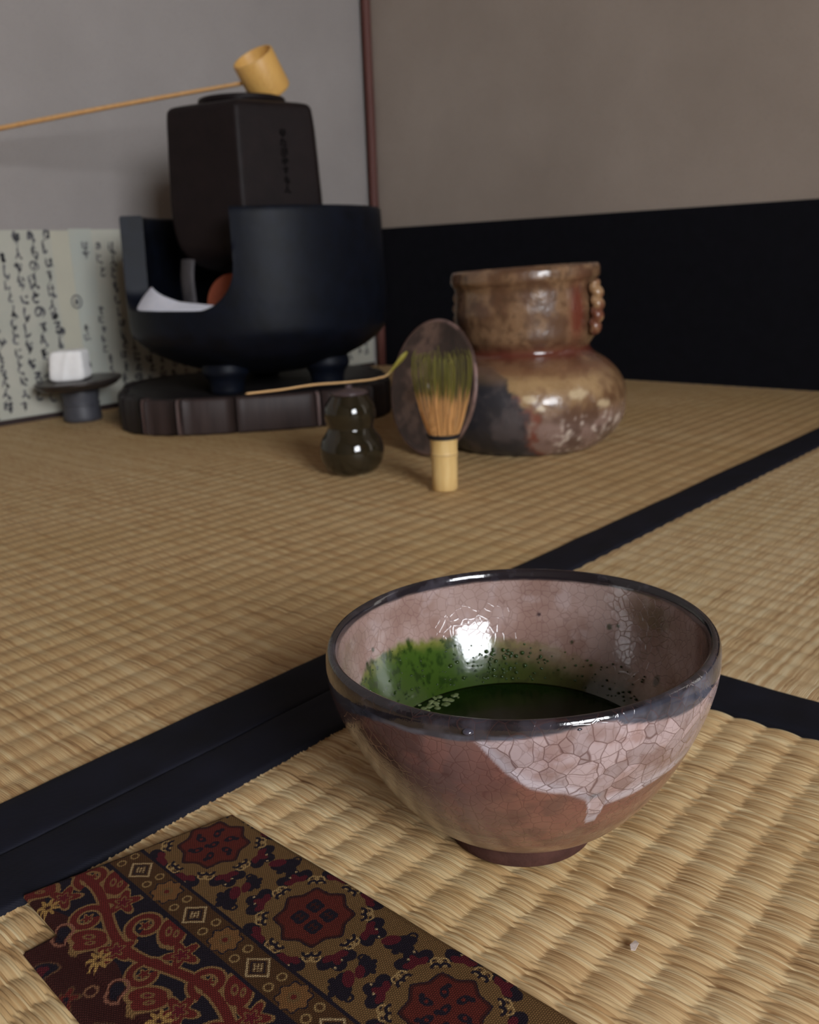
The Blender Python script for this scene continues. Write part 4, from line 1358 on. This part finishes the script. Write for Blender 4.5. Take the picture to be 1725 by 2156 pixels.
# rim of upright staves: bounds as angle from the camera side
bounds = [-180, -160, -138, -118, -98, -82, -70, -60, -46.2, -44.2, -31.2, -29.2, -9.5, 21, 23, 46, 60, 74, 92, 112, 134, 158, 180]
for i in range(len(bounds) - 1):
    a0, a1 = math.radians(bounds[i]) + 0.006, math.radians(bounds[i + 1]) - 0.006
    n = max(3, int((a1 - a0) / 0.05))
    ar = np.linspace(a0, a1, n)
    ko = 1.0 - 0.010 * rng.random()
    zt = BT + 0.0006 * rng.normal()
    sec = [(0.94, 0.0005), (ko - 0.004, 0.0005), (ko, 0.003), (ko + 0.002, BT * 0.5), (ko, zt - 0.004), (ko - 0.012, zt), (0.92, zt)]
    V = np.array([board_pt(a, k * (1 - 0.006 * (abs(2 * j / (n - 1) - 1) ** 6))) + np.array([0, 0, z]) for j, a in enumerate(ar) for k, z in sec])
    ns = len(sec)
    mt = M_STAVE_L if (bounds[i + 1] - bounds[i]) < 4.8 else (M_STAVE_D if bounds[i] < -51 or bounds[i] >= 24 else M_STAVE)
    mesh('stave', V, [gridf(n, ns), np.arange(ns)[None, ::-1], np.arange(ns)[None] + (n - 1) * ns, np.stack([np.arange(n - 1) * ns, np.arange(n - 1) * ns + ns - 1, np.arange(1, n) * ns + ns - 1, np.arange(1, n) * ns], -1)], mt, board, smooth_shade=True)

# ================================================================== brazier
FC = np.array([0.76375, 0.92575])
brazier = thing('brazier', 'large round black brazier with a cut-away front on the wooden board', 'brazier', (FC[0], FC[1], BT))
fF, lF = frame(FC)
to = [(0.060, 0.03), (0.0605, 0.055), (0.067, 0.082), (0.078, 0.112), (0.092, 0.1375), (0.106, 0.1525), (0.114, 0.1570), (0.120, 0.1577)]
bot_o = spline([(r, z) for z, r in to], 40)
th_w = 0.026


def top_h(d):
    """height of the wall top at angle d (degrees): rim, or the U-shaped opening"""
    zr, zb = 0.2480, 0.1415
    L, Rr = -79.0, -9.0
    out = np.full_like(d, zr)
    m = (d >= L) & (d <= Rr)
    ql = np.clip((d - L) / 15.0, 0, 1)
    qr = np.clip((Rr - d) / 17.0, 0, 1)
    el = 0.026 * (1 - np.sqrt(np.clip(1 - (1 - ql) ** 2, 0, 1)))
    er = 0.050 * (1 - np.sqrt(np.clip(1 - (1 - qr) ** 2, 0, 1)))
    out[m] = (zb + el + er)[m]
    return out


dl = np.r_[np.linspace(-180, -79.0001, 60), np.linspace(-79, -62, 26), np.linspace(-61, -28, 24), np.linspace(-27, -9, 34), np.linspace(-8.9999, 178, 110)]
hh = top_h(dl)
hh[60] = 0.1675
nup = 16
rows = []
for d, h in zip(dl, hh):
    a = math.radians(d)
    dv = math.cos(a) * fF + math.sin(a) * lF
    zs = np.linspace(0.1215, h, nup)
    ro = np.interp(zs, [0.12, 0.15, 0.2515], [0.1578, 0.1582, 0.1555])
    prof = [(0.0005, 0.0600)] + list(bot_o) + list(zip(ro[:-1], zs[:-1])) + [(ro[-1], h - 0.0018), (ro[-1] - 0.0018, h), (ro[-1] - th_w + 0.002, h), (ro[-1] - th_w, h - 0.002)]
    zi = np.linspace(h - 0.004, 0.118, 12)
    ri = np.interp(zi, [0.12, 0.15, 0.2515], [0.1578, 0.1582, 0.1555]) - th_w
    prof += list(zip(ri, zi)) + [(0.118, 0.100), (0.08, 0.080), (0.0005, 0.078)]
    prof = np.array(prof)
    rows.append(np.array([FC[0], FC[1], 0]) + prof[:, :1] * dv + np.c_[0 * prof[:, 1], 0 * prof[:, 1], prof[:, 1]])
V = np.array(rows)
npf = V.shape[1]
ob = mesh('brazier_body', V.reshape(-1, 3), [gridf(len(dl), npf, True)], M_FURO, brazier)
for e in ob.data.polygons:
    pass
mod = ob.modifiers.new('split', 'EDGE_SPLIT')
mod.split_angle = math.radians(50)
for d in (-30, 57, 180):
    a = math.radians(d)
    c = np.array([FC[0], FC[1], 0]) + 0.090 * (math.cos(a) * fF + math.sin(a) * lF)
    V, F, *_ = lathe(spline([(0.015, BT), (0.019, BT + 0.0015), (0.020, BT + 0.008), (0.022, BT + 0.016), (0.028, BT + 0.026), (0.026, BT + 0.036)], 18), c[:2], 32)
    mesh('foot', V, F, M_FURO, brazier)

# ash, front tile and trivet inside
ra = np.linspace(0.004, 0.1295, 60)
da = np.radians(np.linspace(-180, 180, 180, endpoint=False))
A, Rr = np.meshgrid(da, ra, indexing='ij')
dd = np.degrees(A)
Rr = Rr * (1 + 0.175 * smooth(dd, -94, -84) * (1 - smooth(dd, -24, -14)))
Rmx = Rr[:, -1:]
ridge = np.interp(dd, [-180, -120, -90, -79, -66, -45, -25, 0, 60, 180], [.118, .118, .120, .168, .161, .151, .1468, .142, .120, .120])
sl = np.clip((Rr - Rmx + 0.024) / 0.024, 0, 1)
front = ridge * (1 - sl) + np.minimum(ridge, 0.1420) * sl
inner_ = 0.112 + (ridge - 0.112) * smooth(Rr - Rmx, -0.050, -0.024) ** 2
Zs = np.where(Rr - Rmx > -0.024, front, inner_)
V = np.array([FC[0], FC[1], 0]) + Rr[..., None] * (np.cos(A)[..., None] * fF + np.sin(A)[..., None] * lF)
V[..., 2] = Zs + 0.0006 * (fbm(V, 90, 3, 3) - 0.5)
top = V.reshape(-1, 3)
low_ = top.copy()
low_[:, 2] = 0.108
low_[:, :2] = FC + (low_[:, :2] - FC) * 0.80
nA, nR = len(da), len(ra)
fq = gridf(nA, nR, True)
edge_i = np.arange(nA) * nR + nR - 1
edge_j = np.roll(edge_i, -1)
c_i = np.arange(nA) * nR
F = [fq, fq[:, ::-1] + len(top), np.stack([edge_i, edge_j, edge_j + len(top), edge_i + len(top)], -1), c_i[None, ::-1], c_i[None] + len(top)]
ash_o = mesh('ash_bed', np.concatenate([top, low_]), F, M_ASH, loc=(FC[0], FC[1], 0.1))
tag(ash_o, 'pale ash banked up inside the opening of the black brazier', 'ash')
ash_o['kind'] = 'stuff'

tcn = np.array([FC[0], FC[1], 0.142]) + fF * 0.083 - lF * 0.027
tn = fF * math.cos(math.radians(32)) - lF * math.sin(math.radians(32))
ts = np.array([-tn[1], tn[0], 0])
a = np.linspace(0, math.pi, 28)
arc = np.c_[0.037 * np.cos(a), 0.037 * np.sin(a)]
arc = np.r_[[[0.037, -0.02]], arc, [[-0.037, -0.02]]]
fr1 = np.array([tcn + x_ * ts + np.array([0, 0, y_]) + tn * 0.003 for x_, y_ in arc])
fr2 = fr1 - tn * 0.006
n = len(arc)
tag(mesh('front_tile', np.r_[fr1, fr2], [np.arange(n)[None], np.arange(n)[None, ::-1] + n, np.array([[i, (i + 1) % n, n + (i + 1) % n, n + i] for i in range(n)])], M_TERRA, smooth_shade=False, loc=tcn - [0, 0, 0.02]),
    'half-round terracotta tile standing in the ash inside the brazier', 'tile')

trivet = thing('trivet', 'grey iron trivet holding the kettle inside the brazier', 'trivet', (FC[0], FC[1], 0.112))
a = np.linspace(0, 2 * math.pi, 60)
V, F = tube(np.c_[FC[0] + 0.058 * np.cos(a), FC[1] + 0.058 * np.sin(a), np.full(60, 0.1215)], 0.006, 10, (1, 0.8, (0, 0, 1)))
mesh('trivet_ring', V, F, M_TRIVET, trivet)
for d in (-52, 68, 188):
    ar = math.radians(d)
    dv = math.cos(ar) * fF + math.sin(ar) * lF
    P = spline([np.array([FC[0], FC[1], 0]) + r * dv + np.array([0, 0, z]) for r, z in ((0.058, 0.120), (0.088, 0.1215), (0.098, 0.130), (0.101, 0.155), (0.101, 0.180), (0.098, 0.196))], 26)
    V, F = tube(P, 0.0095, 12, (1.3, 0.5, dv + np.array([0, 0, 0.02])))
    mesh('leg', V, F, M_TRIVET, trivet)

# ================================================================== kettle
KC = np.array([0.7625, 0.9268])
kettle = thing('kettle', 'tall six-sided black iron kettle with open mouth set in the brazier', 'kettle', (KC[0], KC[1], 0.17))
fK, lK = frame(KC)


def hexr(th, R, p):
    """rounded hexagon, a corner at angle -5 degrees; R = corner radius"""
    ap = R * math.cos(math.pi / 6)
    s = 0
    for k in range(6):
        cc_ = np.cos(th - math.radians(-5 + 30 + 60 * k))
        s = s + np.clip(cc_, 0, 1) ** p
    return ap * s ** (-1 / p)


ks = [(0.0005, 0.1775, 60), (0.040, 0.1790, 4), (0.066, 0.1840, 8), (0.084, 0.1945, 16), (0.094, 0.2090, 30), (0.0985, 0.2300, 60), (0.1000, 0.2550, 80), (0.0985, 0.2950, 90), (0.0965, 0.3350, 90), (0.0945, 0.3640, 90), (0.0935, 0.3705, 80), (0.0905, 0.3745, 60), (0.084, 0.3768, 40), (0.070, 0.3795, 14), (0.058, 0.3805, 5)]
mouth = [(0.0520, 0.3815), (0.0510, 0.3830), (0.0508, 0.3885), (0.0500, 0.3898), (0.0480, 0.3898), (0.0465, 0.3885), (0.0460, 0.3800), (0.060, 0.372), (0.082, 0.366), (0.088, 0.335), (0.088, 0.22), (0.060, 0.188), (0.0005, 0.186)]
th = np.linspace(-math.pi, math.pi, 240, endpoint=False)
prof = []
ks = [(r, 0.19 + (z - 0.19) * 0.925, q) for r, z, q in ks]
mouth = [(r, 0.19 + (z - 0.19) * 0.925) for r, z in mouth]
kk = spline([(r, z) for r, z, q in ks], 110)
kq = np.interp(kk[:, 1], [k_[1] for k_ in ks], [k_[2] for k_ in ks])
Vr = []
for (r, z), q in zip(kk, kq):
    Vr.append((hexr(th, max(r, 0.0004), max(4.0, q)), z))
for r, z in mouth:
    if r > 0.0515 and z < 0.38:
        Vr.append((hexr(th, r, 30.0), z))
    else:
        Vr.append((np.full_like(th, r), z))
V = np.stack([np.stack([KC[0] + rr * (np.cos(th) * fK[0] + np.sin(th) * lK[0]), KC[1] + rr * (np.cos(th) * fK[1] + np.sin(th) * lK[1]), np.full_like(th, z)], -1) for rr, z in Vr], 1)
npf = V.shape[1]
mesh('kettle_body', V.reshape(-1, 3), [gridf(240, npf, True)], M_IRON, kettle)
# column of cast characters on the right face
aN = math.radians(25)
nK = math.cos(aN) * fK + math.sin(aN) * lK
exK = -math.sin(aN) * fK + math.cos(aN) * lK
o_ = np.array([KC[0], KC[1], 0])
rel = []
kr = np.random.default_rng(9)
z = 0.3330
for key in ('moushi', 'ta', 'hi', 'naka', 'su', 'mo', 'hito'):
    h, wd = 0.0085, 0.0085
    for s in GL[key]:
        pts = np.array([((u - 0.5) * wd + 0.0075, z - h + v * h) for u, v in s])
        p = spline(pts, 4 * len(pts))
        ap = np.interp(p[:, 1].mean(), [0.250, 0.287, 0.324, 0.351], [0.1000, 0.0985, 0.0965, 0.0945]) * math.cos(math.pi / 6) * 6 ** 0
        rel.append(ribbon(p, np.full(len(p), 0.0024), o_ + nK * (ap - 0.0006), exK, np.array([0, 0, 1.0]), nK, 0, 0.0032))
    z -= 0.0100
M_CAST = simple('cast relief in painted shadow', lin(12, 9, 9), lin(18, 14, 14), 200, 0.6, 0.1)  # darker than the kettle iron, painting in the raised characters' shadow
ins_o = mesh('cast_inscription', *join(rel), M_CAST, kettle)
ins_o['label'] = 'raised column of small cast characters'

# ================================================================== water ladle
cu = np.array([0.64, 0.7684, 0])
ladle = thing('water_ladle', 'long-handled bamboo water ladle resting across the kettle mouth', 'ladle', (KC[0], KC[1], 0.389))
lat = lambda x_, z_, dpt=0.0: np.array([KC[0], KC[1], 0]) + lK * (x_ - 0.0165) * 1.0 - fK * dpt + np.array([0, 0, z_])
ax = lK * 0.43 + np.array([0, 0, -0.82]) - fK * 0.42       # from mouth to bottom
ax /= np.linalg.norm(ax)
mc = lat(0.0325, 0.4215, 0.0)
RC, HC = 0.0253, 0.0455
e1 = np.cross(ax, fK)
e1 /= np.linalg.norm(e1)
e2 = np.cross(ax, e1)
cp = [(0.0003, HC), (RC - 0.0012, HC), (RC - 0.0002, HC - 0.0012), (RC, HC - 0.004), (RC, 0.0008), (RC - 0.0006, 0), (RC - 0.0022, 0), (RC - 0.0028, 0.001), (RC - 0.0030, HC - 0.004), (0.0003, HC - 0.004)]
n = 72
th = np.linspace(0, 2 * math.pi, n, endpoint=False)
Tg, Kg = np.meshgrid(th, np.arange(len(cp)), indexing='ij')
cpa = np.array(cp)
V = mc + cpa[Kg, 0][..., None] * (np.cos(Tg)[..., None] * e1 + np.sin(Tg)[..., None] * e2) + cpa[Kg, 1][..., None] * ax
V = V.reshape(-1, 3)
o = mesh('ladle_cup', V, [gridf(n, len(cp), True)], M_BAMBOO_L, ladle)
o.modifiers.new('split', 'EDGE_SPLIT').split_angle = math.radians(40)
hs = lat(0.0175, 0.3945, 0.012)
he = lat(-0.2777, 0.3451, 0.0)
hd = (he - hs) / np.linalg.norm(he - hs)
P = np.array([hs - hd * 0.004 + hd * t_ * 0.345 for t_ in np.linspace(0, 1, 24)])
P[:, 2] += 0.0015 * np.sin(np.linspace(0, 1, 24) * math.pi)
V, F = tube(P, np.linspace(0.0030, 0.0036, 24), 12, (1.25, 0.8, (0, 0, 1)))
mesh('ladle_handle', V, F, M_BAMBOO_H, ladle)

# ================================================================== kettle lid on its rest, with the white cloth
RC_ = np.array([0.6185, 1.1265])
rest = thing('lid_rest', 'short dark grey cylindrical lid rest by the lettered wall', 'lid rest', (RC_[0], RC_[1], 0))
rp = [(0.0005, 0.0), (0.0225, 0.0), (0.0240, 0.0010), (0.0243, 0.006), (0.0225, 0.018), (0.0222, 0.026), (0.0240, 0.034), (0.0245, 0.0395), (0.0235, 0.0405), (0.0205, 0.0405), (0.0195, 0.039), (0.0195, 0.004), (0.0005, 0.004)]
V, F, *_ = lathe(rp, RC_, 56)
mesh('rest_body', V, F, M_REST, rest)
V, F, *_ = lathe([(0.0226, 0.0205), (0.0236, 0.0215), (0.0236, 0.0235), (0.0226, 0.0245)], RC_, 56, close=False)
mesh('rest_band', V, F, M_REST, rest)
klid = thing('bronze_lid', 'round dark bronze kettle lid set on the lid rest under a white cloth', 'lid', (RC_[0], RC_[1], 0.0405))
kl = [(0.0005, 0.0445), (0.030, 0.0430), (0.046, 0.0440), (0.0535, 0.0500), (0.0550, 0.0520), (0.0548, 0.0538), (0.052, 0.0540), (0.035, 0.0552), (0.015, 0.0556), (0.0005, 0.0556)]
tilt = lambda T, Z, R: 0.055 * R * np.sin(T) + 0.0005
V, F, *_ = lathe(np.r_[[kl[0]], spline(kl[1:], 44)], RC_ + np.array([0.0, 0.0]), 96, -0.0014, None, tilt)
mesh('lid_disc', V, F, M_BRONZE, klid)
fR, lR = frame(RC_)
kc = np.array([RC_[0], RC_[1], 0.0]) - fR * 0.010 + lR * 0.012
V, F, *_ = lathe([(0.0004, 0.0545), (0.0055, 0.0545), (0.0042, 0.059), (0.0055, 0.064), (0.0072, 0.069), (0.0060, 0.0735), (0.0004, 0.0745)], kc[:2], 32)
mesh('lid_knob', V, F, M_BRONZE, klid)

# folded white cloth: a soft folded block with two pressed faces
nx, ny, nz = 26, 14, 22
hx, hy, hz = 0.0225, 0.0150, 0.0190
parts = []


def rounded(u, v, w):
    P = np.stack([u, v, w], -1)
    p = 7.0
    s = (np.abs(P) ** p).sum(-1, keepdims=True) ** (1 / p)
    return P / s * np.abs(P).max(-1, keepdims=True)


faces_def = []
for axis_ in range(3):
    for sg in (-1, 1):
        g1, g2 = np.meshgrid(np.linspace(-1, 1, 24), np.linspace(-1, 1, 24), indexing='ij')
        c3 = [None] * 3
        c3[axis_] = np.full_like(g1, sg)
        c3[(axis_ + 1) % 3], c3[(axis_ + 2) % 3] = g1, g2
        P = rounded(*c3)
        fq = gridf(24, 24)
        parts.append((P.reshape(-1, 3), [fq if sg > 0 else fq[:, ::-1]]))
V, F = join(parts)
V = V * [hx, hy, hz]
V[:, 0] *= 1 + 0.10 * (-(V[:, 2]) / hz) * (V[:, 0] < 0)                # slumps wider to the lower left
rest_n = V.copy()
V += 0.0022 * np.stack([fbm(rest_n, 60, 71, 3) - .5, fbm(rest_n, 60, 73, 3) - .5, fbm(rest_n, 60, 75, 3) - .5], -1)
V[:, 1] -= 0.0016 * np.exp(-((rest_n[:, 0] - 0.3 * rest_n[:, 2]) / 0.004) ** 2) * (rest_n[:, 1] > 0) * -1
ca = math.radians(-24)
exC = lR * math.cos(ca) - fR * math.sin(ca)
eyC = fR * math.cos(ca) + lR * math.sin(ca)
V3 = V[:, :1] * exC + V[:, 1:2] * eyC + V[:, 2:] * np.array([0, 0, 1])
V3 = V3 + np.array([RC_[0], RC_[1], 0.0548 + hz]) + fR * 0.014 - lR * 0.0075
V3[:, 2] += 0.05 * ((V3 - np.array([RC_[0], RC_[1], 0])) @ lR)
tag(mesh('tea_cloth', V3, F, M_CLOTHW, loc=(RC_[0], RC_[1], 0.0548)), 'small folded white linen cloth lying on the bronze kettle lid', 'cloth')
